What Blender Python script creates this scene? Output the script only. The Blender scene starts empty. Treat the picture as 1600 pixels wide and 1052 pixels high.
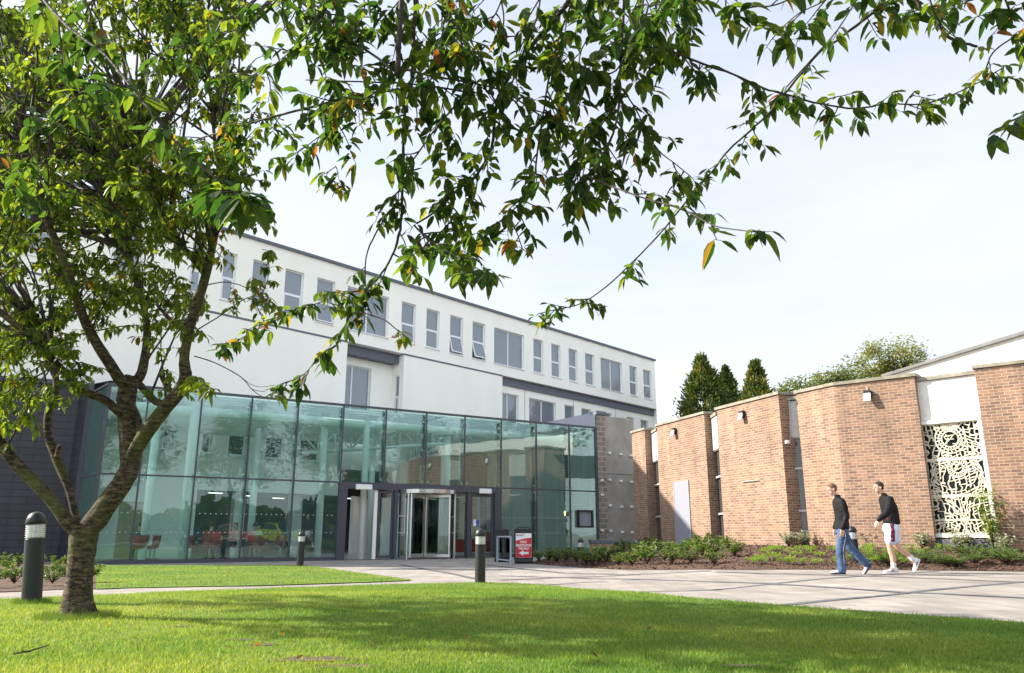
import bpy, math, random
import numpy as np
from mathutils import Vector, Matrix
from mathutils.geometry import delaunay_2d_cdt
random.seed(7)
SC = bpy.context.scene
COL = SC.collection
R = math.radians
# ---------------------------------------------------------------- camera model (used to survey the place from the photograph)
F, CX, CY, PITCH, EYE = 1220.0, 800.0, 526.0, R(14.2), 0.9
SP, CP = math.sin(PITCH), math.cos(PITCH)
def ray(px, py):
    a = (px-CX)/F; b = (CY-py)/F
    return Vector((a, CP-b*SP, SP+b*CP))
def atD(px, py, D):
    r = ray(px, py); return Vector((0, 0, EYE))+r*(D/r.y)
def atZ(px, py, z):
    r = ray(px, py); return Vector((0, 0, EYE))+r*((z-EYE)/r.z)
def sstep(v, a, b):
    t = min(1, max(0, (v-a)/(b-a))); return t*t*(3-2*t)
def g(x, y):
    return .15*max(1-sstep(y, 9.5, 14.5), sstep(x, 1.5, 6)*(1-sstep(y, 20, 30)))
def atG(px, py, off=0):
    z = .1
    for _ in range(12):
        p = atZ(px, py, z+off); z = .5*z+.5*g(p.x, p.y)
    p = atZ(px, py, z+off); return p
class Wall:
    """vertical plane through two plan points; s metres along it"""
    def __init__(s, a, b):
        s.a = Vector((a[0], a[1], 0)); d = Vector((b[0]-a[0], b[1]-a[1], 0)); s.L = d.length
        s.d = d.normalized(); s.n = Vector((s.d.y, -s.d.x, 0))
    def hit(s, px, py):
        r = ray(px, py); o = Vector((0, 0, EYE)); t = (s.a-o).dot(s.n)/r.dot(s.n)
        p = o+r*t; return (p-s.a).dot(s.d), p.z
    def P(s, u, z, out=0):
        q = s.a+s.d*u+s.n*out; return Vector((q.x, q.y, z))
# ---------------------------------------------------------------- materials
def mat(name, col, rough=.7, col2=None, scale=3, bump=0, bscale=None, metal=0, spec=.5, detail=5, ramp=(.35, .65), stretch=None, coat=0):
    m = bpy.data.materials.new(name); m.use_nodes = True; nt = m.node_tree; N = nt.nodes; b = N['Principled BSDF']
    b.inputs['Roughness'].default_value = rough; b.inputs['Metallic'].default_value = metal
    b.inputs['Specular IOR Level'].default_value = spec
    b.inputs['Base Color'].default_value = (*col, 1)
    if coat: b.inputs['Coat Weight'].default_value = coat
    tc = N.new('ShaderNodeTexCoord'); src = tc.outputs['Object']
    if stretch:
        mp = N.new('ShaderNodeMapping'); mp.inputs['Scale'].default_value = stretch
        nt.links.new(src, mp.inputs[0]); src = mp.outputs[0]
    if col2:
        n = N.new('ShaderNodeTexNoise'); n.inputs['Scale'].default_value = scale; n.inputs['Detail'].default_value = detail
        nt.links.new(src, n.inputs['Vector'])
        r = N.new('ShaderNodeValToRGB'); r.color_ramp.elements[0].position = ramp[0]; r.color_ramp.elements[1].position = ramp[1]
        r.color_ramp.elements[0].color = (*col, 1); r.color_ramp.elements[1].color = (*col2, 1)
        nt.links.new(n.outputs['Fac'], r.inputs[0]); nt.links.new(r.outputs[0], b.inputs['Base Color'])
    if bump:
        n2 = N.new('ShaderNodeTexNoise'); n2.inputs['Scale'].default_value = bscale or scale*6; n2.inputs['Detail'].default_value = 6
        nt.links.new(src, n2.inputs['Vector'])
        bp = N.new('ShaderNodeBump'); bp.inputs['Strength'].default_value = bump; bp.inputs['Distance'].default_value = .02
        nt.links.new(n2.outputs['Fac'], bp.inputs['Height']); nt.links.new(bp.outputs[0], b.inputs['Normal'])
    return m
def nodes(m): return m.node_tree, m.node_tree.nodes, m.node_tree.links
def brickmat(name, c1, c2, cm, w=.225, h=.075, mortar=.012, rough=.85, bump=.5, offset=.5, big=(.75, 1.15), coord='UV', bigscale=.35, squash=1):
    m = bpy.data.materials.new(name); m.use_nodes = True; nt, N, L = nodes(m); b = N['Principled BSDF']
    b.inputs['Roughness'].default_value = rough
    tc = N.new('ShaderNodeTexCoord')
    br = N.new('ShaderNodeTexBrick'); br.inputs['Scale'].default_value = 1; br.inputs['Brick Width'].default_value = w
    br.inputs['Row Height'].default_value = h; br.inputs['Mortar Size'].default_value = mortar; br.inputs['Mortar Smooth'].default_value = .15
    br.inputs['Color1'].default_value = (*c1, 1); br.inputs['Color2'].default_value = (*c2, 1); br.inputs['Mortar'].default_value = (*cm, 1)
    br.offset = offset; L.new(tc.outputs[coord], br.inputs['Vector'])
    n = N.new('ShaderNodeTexNoise'); n.inputs['Scale'].default_value = bigscale; n.inputs['Detail'].default_value = 8; n.inputs['Roughness'].default_value = .65
    L.new(tc.outputs[coord], n.inputs['Vector'])
    mr = N.new('ShaderNodeMapRange'); mr.inputs['From Min'].default_value = .3; mr.inputs['From Max'].default_value = .7
    mr.inputs['To Min'].default_value = big[0]; mr.inputs['To Max'].default_value = big[1]; L.new(n.outputs['Fac'], mr.inputs[0])
    n3 = N.new('ShaderNodeTexNoise'); n3.inputs['Scale'].default_value = 45; n3.inputs['Detail'].default_value = 3; L.new(tc.outputs[coord], n3.inputs['Vector'])
    mr3 = N.new('ShaderNodeMapRange'); mr3.inputs['To Min'].default_value = .8; mr3.inputs['To Max'].default_value = 1.2; L.new(n3.outputs['Fac'], mr3.inputs[0])
    m4 = N.new('ShaderNodeMapping'); m4.inputs['Scale'].default_value = (2.2, .28, 1); L.new(tc.outputs[coord], m4.inputs[0]); n4 = N.new('ShaderNodeTexNoise'); n4.inputs['Scale'].default_value = 1.3; n4.inputs['Detail'].default_value = 7; L.new(m4.outputs[0], n4.inputs['Vector'])
    mr4 = N.new('ShaderNodeMapRange'); mr4.inputs['From Min'].default_value = .3; mr4.inputs['From Max'].default_value = .68; mr4.inputs['To Min'].default_value = .80; mr4.inputs['To Max'].default_value = 1.1; L.new(n4.outputs['Fac'], mr4.inputs[0])
    mu0 = N.new('ShaderNodeMath'); mu0.operation = 'MULTIPLY'; L.new(mr.outputs[0], mu0.inputs[0]); L.new(mr4.outputs[0], mu0.inputs[1])
    mu = N.new('ShaderNodeMath'); mu.operation = 'MULTIPLY'; L.new(mu0.outputs[0], mu.inputs[0]); L.new(mr3.outputs[0], mu.inputs[1])
    mx = N.new('ShaderNodeVectorMath'); mx.operation = 'SCALE'; L.new(br.outputs['Color'], mx.inputs[0]); L.new(mu.outputs[0], mx.inputs['Scale'])
    L.new(mx.outputs[0], b.inputs['Base Color'])
    iv = N.new('ShaderNodeMath'); iv.operation = 'SUBTRACT'; iv.inputs[0].default_value = 1; L.new(br.outputs['Fac'], iv.inputs[1])
    bp = N.new('ShaderNodeBump'); bp.inputs['Strength'].default_value = bump; bp.inputs['Distance'].default_value = .01
    L.new(iv.outputs[0], bp.inputs['Height']); L.new(bp.outputs[0], b.inputs['Normal'])
    return m
def glassmat(name, tint, refl=1.0, ior=1.5, rough=0.0, wob=0.0, diff=0.0):
    m = bpy.data.materials.new(name); m.use_nodes = True; nt, N, L = nodes(m); N.remove(N['Principled BSDF']); out = N['Material Output']
    t = N.new('ShaderNodeBsdfTransparent'); t.inputs[0].default_value = (*tint, 1)
    gl = N.new('ShaderNodeBsdfGlossy'); gl.inputs['Roughness'].default_value = rough; gl.inputs['Color'].default_value = (.92, .97, .96, 1)
    fr = N.new('ShaderNodeFresnel'); fr.inputs['IOR'].default_value = ior
    mu = N.new('ShaderNodeMath'); mu.operation = 'MULTIPLY'; mu.inputs[1].default_value = refl; mu.use_clamp = True
    L.new(fr.outputs[0], mu.inputs[0]); mx = N.new('ShaderNodeMixShader')
    L.new(mu.outputs[0], mx.inputs[0]); L.new(t.outputs[0], mx.inputs[1]); L.new(gl.outputs[0], mx.inputs[2])
    last = mx.outputs[0]
    if diff:
        df = N.new('ShaderNodeBsdfDiffuse'); df.inputs[0].default_value = (.42, .80, .76, 1)
        m2 = N.new('ShaderNodeMixShader'); m2.inputs[0].default_value = diff
        L.new(last, m2.inputs[1]); L.new(df.outputs[0], m2.inputs[2]); last = m2.outputs[0]
    L.new(last, out.inputs[0])
    if wob:
        tc = N.new('ShaderNodeTexCoord'); n = N.new('ShaderNodeTexNoise'); n.inputs['Scale'].default_value = .9; n.inputs['Detail'].default_value = 2
        L.new(tc.outputs['Object'], n.inputs['Vector']); bp = N.new('ShaderNodeBump'); bp.inputs['Strength'].default_value = wob; bp.inputs['Distance'].default_value = .05
        L.new(n.outputs['Fac'], bp.inputs['Height']); L.new(bp.outputs[0], gl.inputs['Normal'])
    return m
def leafmat(name, ramp, trans=.45, rough=.45, spec=.35):
    """leaf colour looked up from a per-leaf value 'tint'"""
    m = bpy.data.materials.new(name); m.use_nodes = True; nt, N, L = nodes(m); b = N['Principled BSDF']; out = N['Material Output']
    at = N.new('ShaderNodeAttribute'); at.attribute_name = 'tint'
    r = N.new('ShaderNodeValToRGB'); el = r.color_ramp.elements
    el[0].position = ramp[0][0]; el[0].color = (*ramp[0][1], 1); el[1].position = ramp[-1][0]; el[1].color = (*ramp[-1][1], 1)
    for p, c in ramp[1:-1]:
        e = el.new(p); e.color = (*c, 1)
    L.new(at.outputs['Fac'], r.inputs[0])
    tc = N.new('ShaderNodeTexCoord'); n = N.new('ShaderNodeTexNoise'); n.inputs['Scale'].default_value = 40; L.new(tc.outputs['Object'], n.inputs['Vector'])
    mr = N.new('ShaderNodeMapRange'); mr.inputs['To Min'].default_value = .75; mr.inputs['To Max'].default_value = 1.25; L.new(n.outputs['Fac'], mr.inputs[0])
    sc = N.new('ShaderNodeVectorMath'); sc.operation = 'SCALE'; L.new(r.outputs[0], sc.inputs[0]); L.new(mr.outputs[0], sc.inputs['Scale'])
    L.new(sc.outputs[0], b.inputs['Base Color']); b.inputs['Roughness'].default_value = rough; b.inputs['Specular IOR Level'].default_value = spec
    t = N.new('ShaderNodeBsdfTranslucent'); gm = N.new('ShaderNodeVectorMath'); gm.operation = 'MULTIPLY'; gm.inputs[1].default_value = (2.1, 2.0, .8)
    L.new(sc.outputs[0], gm.inputs[0]); L.new(gm.outputs[0], t.inputs[0])
    mx = N.new('ShaderNodeMixShader'); mx.inputs[0].default_value = trans
    L.new(b.outputs[0], mx.inputs[1]); L.new(t.outputs[0], mx.inputs[2]); L.new(mx.outputs[0], out.inputs[0])
    return m
# ---------------------------------------------------------------- mesh builder
class MB:
    def __init__(s): s.v = []; s.f = []; s.uv = {}; s.sm = False
    def face(s, pts, uv=None):
        i = len(s.v); s.v += [Vector(p) for p in pts]; s.f.append(tuple(range(i, i+len(pts))))
        if uv: s.uv[len(s.f)-1] = uv
        return s
    def box(s, c, size, rz=0, ry=0, rx=0, bev=0):
        M = Matrix.Translation(c) @ Matrix.Rotation(rz, 4, 'Z') @ Matrix.Rotation(ry, 4, 'Y') @ Matrix.Rotation(rx, 4, 'X')
        x, y, z = [q/2 for q in size]
        if bev <= 0:
            P = [(-x, -y, -z), (x, -y, -z), (x, y, -z), (-x, y, -z), (-x, -y, z), (x, -y, z), (x, y, z), (-x, y, z)]
            i = len(s.v); s.v += [M @ Vector(p) for p in P]
            s.f += [tuple(i+k for k in q) for q in ((3, 2, 1, 0), (4, 5, 6, 7), (0, 1, 5, 4), (1, 2, 6, 5), (2, 3, 7, 6), (3, 0, 4, 7))]
        else:
            b = bev; prof = [(-x+b, -y), (x-b, -y), (x, -y+b), (x, y-b), (x-b, y), (-x+b, y), (-x, y-b), (-x, -y+b)]
            def rg(k, zz, q): return [M @ Vector((px*(1-k/x), py*(1-k/y), zz)) for px, py in prof]
            rings = [rg(b, -z, 0), rg(0, -z+b, 0), rg(0, z-b, 0), rg(b, z, 0)]; s.rings(rings)
        return s
    def rings(s, rings, cap=True, close=True):
        i = len(s.v); n = len(rings[0])
        for r in rings: s.v += [Vector(p) for p in r]
        for k in range(len(rings)-1):
            for j in range(n if close else n-1):
                a = i+k*n+j; b = i+k*n+(j+1) % n
                s.f.append((a, b, b+n, a+n))
        if cap:
            s.f.append(tuple(i+j for j in reversed(range(n)))); s.f.append(tuple(i+(len(rings)-1)*n+j for j in range(n)))
        return s
    def tube(s, pts, rad, n=8, cap=True):
        pts = [Vector(p) for p in pts]; 
        if not hasattr(rad, '__len__'): rad = [rad]*len(pts)
        up = None; rings = []
        for k, p in enumerate(pts):
            t = (pts[min(k+1, len(pts)-1)]-pts[max(k-1, 0)]).normalized()
            if up is None:
                up = Vector((0, 0, 1)) if abs(t.z) < .9 else Vector((1, 0, 0))
            u = (up-t*up.dot(t)).normalized(); up = u; w = t.cross(u)
            rings.append([p+(u*math.cos(2*math.pi*j/n)+w*math.sin(2*math.pi*j/n))*rad[k] for j in range(n)])
        return s.rings(rings, cap)
    def lathe(s, prof, c=(0, 0, 0), n=20, sx=1, sy=1):
        c = Vector(c); rings = [[c+Vector((r*sx*math.cos(2*math.pi*j/n), r*sy*math.sin(2*math.pi*j/n), z)) for j in range(n)] for r, z in prof]
        return s.rings(rings)
    def prism(s, poly, z0, z1, uvside=True):
        """plan polygon, listed anticlockwise; z0/z1 numbers or per-vertex lists"""
        n = len(poly); a = z0 if hasattr(z0, '__len__') else [z0]*n; b = z1 if hasattr(z1, '__len__') else [z1]*n
        u = 0
        for k in range(n):
            p, q = poly[k], poly[(k+1) % n]; k2 = (k+1) % n; l = math.hypot(q[0]-p[0], q[1]-p[1])
            s.face([(p[0], p[1], a[k]), (q[0], q[1], a[k2]), (q[0], q[1], b[k2]), (p[0], p[1], b[k])], [(u, a[k]), (u+l, a[k2]), (u+l, b[k2]), (u, b[k])]); u += l
        s.face([(p[0], p[1], b[k]) for k, p in enumerate(poly)], [(p[0], p[1]) for p in poly])
        s.face([(p[0], p[1], a[k]) for k, p in reversed(list(enumerate(poly)))], [(p[0], p[1]) for p in reversed(poly)])
        return s
    def leaf(s, base, d, nrm, L, W, fold=.25, droop=.15):
        """one pointed leaf folded on its midrib"""
        d = d.normalized(); side = d.cross(nrm); 
        if side.length < 1e-4: side = d.orthogonal()
        side.normalize(); up = side.cross(d)
        i = len(s.v)
        T = ((0, 0), (.22, .38), (.5, .5), (.78, .32), (1, 0))
        for t, w in T:
            c = base+d*(L*t)-Vector((0, 0, 1))*(droop*L*t*t)
            if w == 0: s.v.append(c)
            else:
                s.v += [c+side*(W*w)+up*(W*w*fold), c, c-side*(W*w)+up*(W*w*fold)]
        s.f += [(i, i+1, i+2), (i, i+2, i+3), (i+1, i+4, i+5, i+2), (i+2, i+5, i+6, i+3), (i+4, i+7, i+8, i+5), (i+5, i+8, i+9, i+6), (i+7, i+10, i+8), (i+8, i+10, i+9)]
        return 11
    def build(s, name, m, parent=None, smooth=False, tint=None, origin=None):
        o0 = Vector((0, 0, 0)) if parent is None else parent.get('_w', None)
        if parent is not None: o0 = WORLD.get(parent.name, Vector((0, 0, 0)))
        if origin is not None: o0 = Vector(origin)
        me = bpy.data.meshes.new(name)
        if s.loc_local: vs = [tuple(v) for v in s.v]
        else: vs = [tuple(v-o0) for v in s.v]
        me.from_pydata(vs, [], s.f)
        if s.uv:
            ul = me.uv_layers.new(name='UVMap')
            for fi, poly in enumerate(me.polygons):
                u = s.uv.get(fi)
                if u:
                    for k, li in enumerate(poly.loop_indices): ul.data[li].uv = u[k]
        if tint is not None:
            a = me.attributes.new('tint', 'FLOAT', 'POINT'); a.data.foreach_set('value', np.array(tint, dtype=np.float32))
        if smooth: me.polygons.foreach_set('use_smooth', [True]*len(me.polygons))
        me.materials.append(m); me.update()
        o = bpy.data.objects.new(name, me); COL.objects.link(o)
        if parent is not None: o.parent = parent; WORLD[o.name] = o0
        elif origin is not None: o.location = origin; WORLD[o.name] = o0
        return o
    loc_local = False
WORLD = {}
class LB(MB): loc_local = True      # vertices already in the thing's own frame
def tag(o, label=None, cat=None, group=None, kind=None):
    if label: o['label'] = label
    if cat: o['category'] = cat
    if group: o['group'] = group
    if kind: o['kind'] = kind
    return o
def thing(name, loc, label, cat, group=None, rz=0):
    o = bpy.data.objects.new(name, None); COL.objects.link(o); o.location = loc; o.rotation_euler = (0, 0, rz); o.empty_display_size = .2
    WORLD[o.name] = Vector(loc); return tag(o, label, cat, group)
def copytree(o, loc, rz=0, scale=None, label=None, group=None):
    r = o.copy(); COL.objects.link(r); r.location = loc; r.rotation_euler = (0, 0, rz)
    if scale: r.scale = (scale,)*3
    if label: r['label'] = label
    if group: r['group'] = group
    for ch in list(o.children):
        c = ch.copy(); COL.objects.link(c); c.parent = r
        for d in list(ch.children):
            e = d.copy(); COL.objects.link(e); e.parent = c
    return r
ORD = ['first', 'second', 'third', 'fourth', 'fifth', 'sixth', 'seventh', 'eighth', 'ninth', 'tenth', 'eleventh', 'twelfth', 'thirteenth', 'fourteenth', 'fifteenth', 'sixteenth', 'seventeenth', 'eighteenth', 'nineteenth', 'twentieth', 'twenty-first', 'twenty-second', 'twenty-third', 'twenty-fourth', 'twenty-fifth', 'twenty-sixth', 'twenty-seventh', 'twenty-eighth', 'twenty-ninth', 'thirtieth', 'thirty-first', 'thirty-second', 'thirty-third', 'thirty-fourth']
# ---------------------------------------------------------------- palette
M = {}
M['brick'] = brickmat('brick', (.32, .178, .115), (.16, .088, .066), (.36, .295, .215), big=(.78, 1.2), mortar=.0095)
M['planterbrick'] = brickmat('planter_brick', (.5, .27, .14), (.42, .22, .12), (.45, .36, .26))
M['coping'] = mat('stone_coping', (.2, .18, .14), .9, (.32, .29, .24), 4, .3)
M['render'] = mat('cream_render', (.87, .865, .80), .9, (.91, .90, .84), .8, .15, 60, stretch=(1, 1, .35))
M['white'] = mat('white_paint', (.78, .78, .76), .6)
M['upvc'] = mat('white_frame', (.75, .77, .8), .35)
M['rough_white'] = mat('white_roughcast', (.68, .67, .63), .9, (.78, .77, .73), 6, .5, 90)
M['darkmetal'] = mat('dark_grey_metal', (.05, .055, .075), .45, metal=.0)
M['bandmetal'] = mat('slate_blue_metal', (.10, .115, .15), .5)
M['lightmetal'] = mat('light_grey_metal', (.33, .36, .42), .4)
M['steel'] = mat('brushed_steel', (.55, .55, .55), .28, metal=1)
M['concrete'] = mat('board_concrete', (.27, .25, .225), .85, (.36, .335, .3), 1.6, .3, 25)
M['panelgrey'] = mat('grey_render_panel', (.40, .39, .37), .9, (.48, .47, .44), 8, .3)
M['door_grey'] = mat('pale_grey_door', (.25, .26, .31), .55)
M['slate'] = brickmat('slate_cladding', (.020, .022, .034), (.030, .032, .047), (.008, .008, .012), w=.9, h=.235, mortar=.014, rough=.5, bump=.5)
M['blocks'] = brickmat('grey_blockwork', (.25, .22, .19), (.20, .18, .16), (.46, .38, .26), w=.44, h=.225, mortar=.018)
M['glass'] = glassmat('teal_glass', (.85, .98, .955), 1.3, 1.5, wob=.08, diff=.035)
M['clearglass'] = glassmat('clear_glass', (.82, .92, .9), 1.2)
M['winglass'] = None
M['interior'] = mat('interior_white', (.88, .86, .85), .8)
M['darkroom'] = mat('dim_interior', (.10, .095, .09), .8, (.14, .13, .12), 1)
M['intfloor'] = mat('interior_floor', (.5, .5, .49), .3)
M['tube'] = mat('white_tube', (.88, .9, .89), .5)
M['slategrey'] = mat('roof_slate', (.09, .09, .095), .7, (.13, .13, .13), 2)
M['black'] = mat('satin_black', (.012, .013, .017), .45, bump=.05, bscale=60)
M['red'] = mat('red_poster', (.55, .02, .03), .45)
M['paper'] = mat('white_print', (.8, .8, .8), .5)
M['redfab'] = mat('red_fabric', (.35, .03, .02), .7)
M['louvre'] = mat('lamp_louvre', (.7, .72, .74), .25, metal=.6)
M['wood'] = mat('beech_door', (.45, .33, .2), .5, (.5, .37, .23), 3)
def winglass():
    m = bpy.data.materials.new('window_glass'); m.use_nodes = True; nt, N, L = nodes(m); b = N['Principled BSDF']
    b.inputs['Roughness'].default_value = .03; b.inputs['Specular IOR Level'].default_value = 1.0
    b.inputs['Coat Weight'].default_value = 1.0; b.inputs['Coat Roughness'].default_value = .02; b.inputs['Coat IOR'].default_value = 1.9
    tc = N.new('ShaderNodeTexCoord'); n = N.new('ShaderNodeTexNoise'); n.inputs['Scale'].default_value = .6; L.new(tc.outputs['Object'], n.inputs['Vector'])
    r = N.new('ShaderNodeValToRGB'); r.color_ramp.elements[0].color = (.10, .115, .14, 1); r.color_ramp.elements[1].color = (.2, .22, .25, 1)
    r.color_ramp.elements[0].position = .35; r.color_ramp.elements[1].position = .65
    L.new(n.outputs['Fac'], r.inputs[0]); L.new(r.outputs[0], b.inputs['Base Color']); return m
M['winglass'] = winglass()
M['darkglass'] = mat('dark_window_glass', (.014, .018, .02), .1, spec=.3)
M['mulch'] = mat('bark_mulch', (.035, .018, .011), .95, (.13, .07, .045), 28, 1.0, 45, ramp=(.4, .62))
# ================================================================ SETTING: ground, paving, lawns, bed
def drape(name, poly, off, m, step=.8, fz=None, parent=None):
    poly = [Vector((p[0], p[1])) for p in poly]; fz = fz or g
    bd = []
    for i, p in enumerate(poly):
        q = poly[(i+1) % len(poly)]; k = max(1, int((q-p).length/step))
        bd += [p+(q-p)*j/k for j in range(k)]
    n = len(bd); xs = [p.x for p in bd]; ys = [p.y for p in bd]; vs = list(bd)
    def inside(x, y):
        c = False
        for i in range(n):
            a, b = bd[i], bd[i-1]
            if (a.y > y) != (b.y > y) and x < (b.x-a.x)*(y-a.y)/(b.y-a.y)+a.x: c = not c
        return c
    x = min(xs)+step/2
    while x < max(xs):
        y = min(ys)+step/2
        while y < max(ys):
            if inside(x, y) and min((Vector((x, y))-b).length for b in bd) > step*.35: vs.append(Vector((x, y)))
            y += step
        x += step
    V, E, Fc, *_ = delaunay_2d_cdt(vs, [(i, (i+1) % n) for i in range(n)], [], 1, 1e-5)
    mb = MB(); mb.v = [Vector((p.x, p.y, fz(p.x, p.y)+off)) for p in V]
    for f in Fc:
        a, b, c = [V[i] for i in f[:3]]
        mb.f.append(tuple(f) if (b-a).cross(c-a) > 0 else tuple(reversed(f)))
    for fi, f in enumerate(mb.f): mb.uv[fi] = [(mb.v[i].x, mb.v[i].y) for i in f]
    o = mb.build(name, m, parent, smooth=True)
    # a thin skirt so the sheet has a real edge
    return o
def pavemat():
    m = brickmat('pale_paving', (.235, .212, .194), (.31, .282, .255), (.15, .135, .125), w=.62, h=.42, mortar=.006, bump=.12, big=(.85, 1.1), bigscale=.5, rough=.8)
    return m
M['paving'] = pavemat()
M['inlay'] = mat('dark_paving_band', (.085, .085, .10), .8, (.12, .12, .135), 5, .2)
M['ground'] = mat('ground_tarmac', (.18, .17, .15), .9, (.24, .23, .2), .3, .2, 30)
def lawnmat():
    m = bpy.data.materials.new('lawn_turf'); m.use_nodes = True; nt, N, L = nodes(m); b = N['Principled BSDF']; b.inputs['Roughness'].default_value = .9
    b.inputs['Specular IOR Level'].default_value = .15
    tc = N.new('ShaderNodeTexCoord'); n = N.new('ShaderNodeTexNoise'); n.inputs['Scale'].default_value = .55; n.inputs['Detail'].default_value = 8; n.inputs['Roughness'].default_value = .7
    L.new(tc.outputs['Object'], n.inputs['Vector']); r = N.new('ShaderNodeValToRGB'); e = r.color_ramp.elements
    e[0].position = .3; e[0].color = (.085, .165, .026, 1); e[1].position = .72; e[1].color = (.21, .275, .055, 1)
    L.new(n.outputs['Fac'], r.inputs[0])
    n2 = N.new('ShaderNodeTexNoise'); n2.inputs['Scale'].default_value = 70; n2.inputs['Detail'].default_value = 4; L.new(tc.outputs['Object'], n2.inputs['Vector'])
    mr = N.new('ShaderNodeMapRange'); mr.inputs['From Min'].default_value = .3; mr.inputs['From Max'].default_value = .7; mr.inputs['To Min'].default_value = .6; mr.inputs['To Max'].default_value = 1.3; L.new(n2.outputs['Fac'], mr.inputs[0])
    s = N.new('ShaderNodeVectorMath'); s.operation = 'SCALE'; L.new(r.outputs[0], s.inputs[0]); L.new(mr.outputs[0], s.inputs['Scale'])
    # bare earth near the camera
    n3 = N.new('ShaderNodeTexNoise'); n3.inputs['Scale'].default_value = 1.1; n3.inputs['Detail'].default_value = 6; mp = N.new('ShaderNodeMapping'); mp.inputs['Location'].default_value = (3.1, 1.7, 0)
    L.new(tc.outputs['Object'], mp.inputs[0]); L.new(mp.outputs[0], n3.inputs['Vector'])
    r3 = N.new('ShaderNodeValToRGB'); r3.color_ramp.elements[0].position = .66; r3.color_ramp.elements[1].position = .70; L.new(n3.outputs['Fac'], r3.inputs[0])
    mx = N.new('ShaderNodeMix'); mx.data_type = 'RGBA'; L.new(r3.outputs[0], mx.inputs[0]); L.new(s.outputs[0], mx.inputs[6]); mx.inputs[7].default_value = (.10, .07, .045, 1)
    L.new(mx.outputs[2], b.inputs['Base Color'])
    bp = N.new('ShaderNodeBump'); bp.inputs['Strength'].default_value = .9; bp.inputs['Distance'].default_value = .03; L.new(n2.outputs['Fac'], bp.inputs['Height']); L.new(bp.outputs[0], b.inputs['Normal'])
    return m
M['lawn'] = lawnmat()
def G2(*pts): return [atG(*p).xy for p in pts]
mb = MB(); S = 400
mb.face([(-S, -S, -.35), (S, -S, -.35), (S, S, -.35), (-S, S, -.35)]); tag(mb.build('ground', M['ground']), kind='structure')
drape('plaza_paving', [(-26, -6), (22, -6), (22, 40), (-26, 40)], 0, M['paving'], 1.0)['kind'] = 'structure'
edge = G2((0, 938), (90, 935), (200, 930), (320, 925), (430, 920), (520, 917), (620, 914), (700, 912.3), (760, 911.5), (805, 912.5), (870, 917), (950, 924.5), (1080, 936), (1220, 948), (1400, 961), (1600, 976))
lawn_near = [(-16, 1.0), (14, 1.0), (14, 2.5), (9, 5.4)]+list(reversed(edge))+[(-14, edge[0].y*1.03)]
LAWN1 = [Vector((p[0], p[1])) for p in lawn_near]
drape('lawn', lawn_near+[], .016, M['lawn'], .5)['kind'] = 'structure'
tipe = G2((645, 908), (560, 911.5), (480, 914), (400, 916.3), (300, 918), (200, 920), (150, 921.5))
back = G2((150, 884.5), (250, 884.5), (350, 884), (440, 884), (478, 884), (520, 890), (560, 896), (610, 902.5))
LAWN2 = [Vector(p) for p in list(tipe)+list(back)]
drape('lawn', LAWN2, .016, M['lawn'], .5)['kind'] = 'structure'
# dark left bed beyond the bollard
lb = G2((150, 921), (100, 921.5), (0, 926), (-120, 932))+G2((-120, 880), (0, 880), (150, 883))
drape('planting_bed', lb, .012, M['mulch'], .5)['kind'] = 'structure'
def strip(pts, w, name, m, off=.004):
    P = [atG(*p) for p in pts]; mb = MB(); q = []
    for a, b in zip(P, P[1:]):
        k = max(2, int((b-a).length/.7)); q += [a+(b-a)*j/k for j in range(k)]
    q.append(P[-1]); rows = []
    for i, p in enumerate(q):
        d = (q[min(i+1, len(q)-1)]-q[max(i-1, 0)]); d.z = 0; d.normalize(); nn = Vector((-d.y, d.x, 0))*w/2
        rows.append([Vector((c.x, c.y, g(c.x, c.y)+off)) for c in (p+nn, p-nn)])
    for a, b in zip(rows, rows[1:]): mb.face([a[1], b[1], b[0], a[0]])
    return tag(mb.build(name, m), kind='structure')
for i, pts in enumerate([[(825, 917), (917, 910), (1000, 906)], [(1000, 925), (1195, 914), (1352, 900.5), (1487, 891)], [(1225, 946), (1412, 927.5), (1640, 906)],
        [(780, 900), (862, 902.5), (1000, 905.5), (1195, 912), (1412, 926), (1640, 937)], [(1120, 894), (1199, 897), (1394, 902), (1640, 912)],
        [(780, 907), (890, 902.6), (1000, 898), (1110, 892.5)], [(625, 882.5), (707, 897), (742, 905)], [(760, 883), (812, 889), (880, 896), (1000, 898.5)]]):
    strip(pts, .13, 'paving_band', M['inlay'], .003+.0013*i)
# ---------------------------------------------------------------- survey of the brick hall
ZC = 5.0
def cor(px, py, z=ZC): p = atZ(px, py, z); return Vector((p.x, p.y))
T = {}
T[1] = [cor(987, 674), cor(1007, 668.5)]
T[2] = [cor(1025.5, 663), cor(1099.7, 643)]
T[3] = [cor(1119, 637), cor(1215.6, 612)]
T[4] = [cor(1243.5, 610.8), cor(1302, 598), cor(1427.5, 583)]
T[5] = [cor(1521, 571), cor(1600, 562)]
d5 = (T[5][1]-T[5][0]).normalized(); T[5].append(T[5][1]+Vector((.95, -.3)).normalized()*.01); T[5] = [T[5][0], T[5][0]+d5*5.5]
base_z = {}
def bedz(x, y):   # the bed climbs from the paving to the wall foot
    return .0
hall = thing('brick_hall', (8.5, 24, 0), 'low brown brick hall of stepped curving bays with slit windows right of the glass entrance', 'building')
back_dir = Vector((.93, .37)).normalized()
SIDE = {1: .32, 2: .30, 3: .30, 4: .0, 5: 0}
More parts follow.
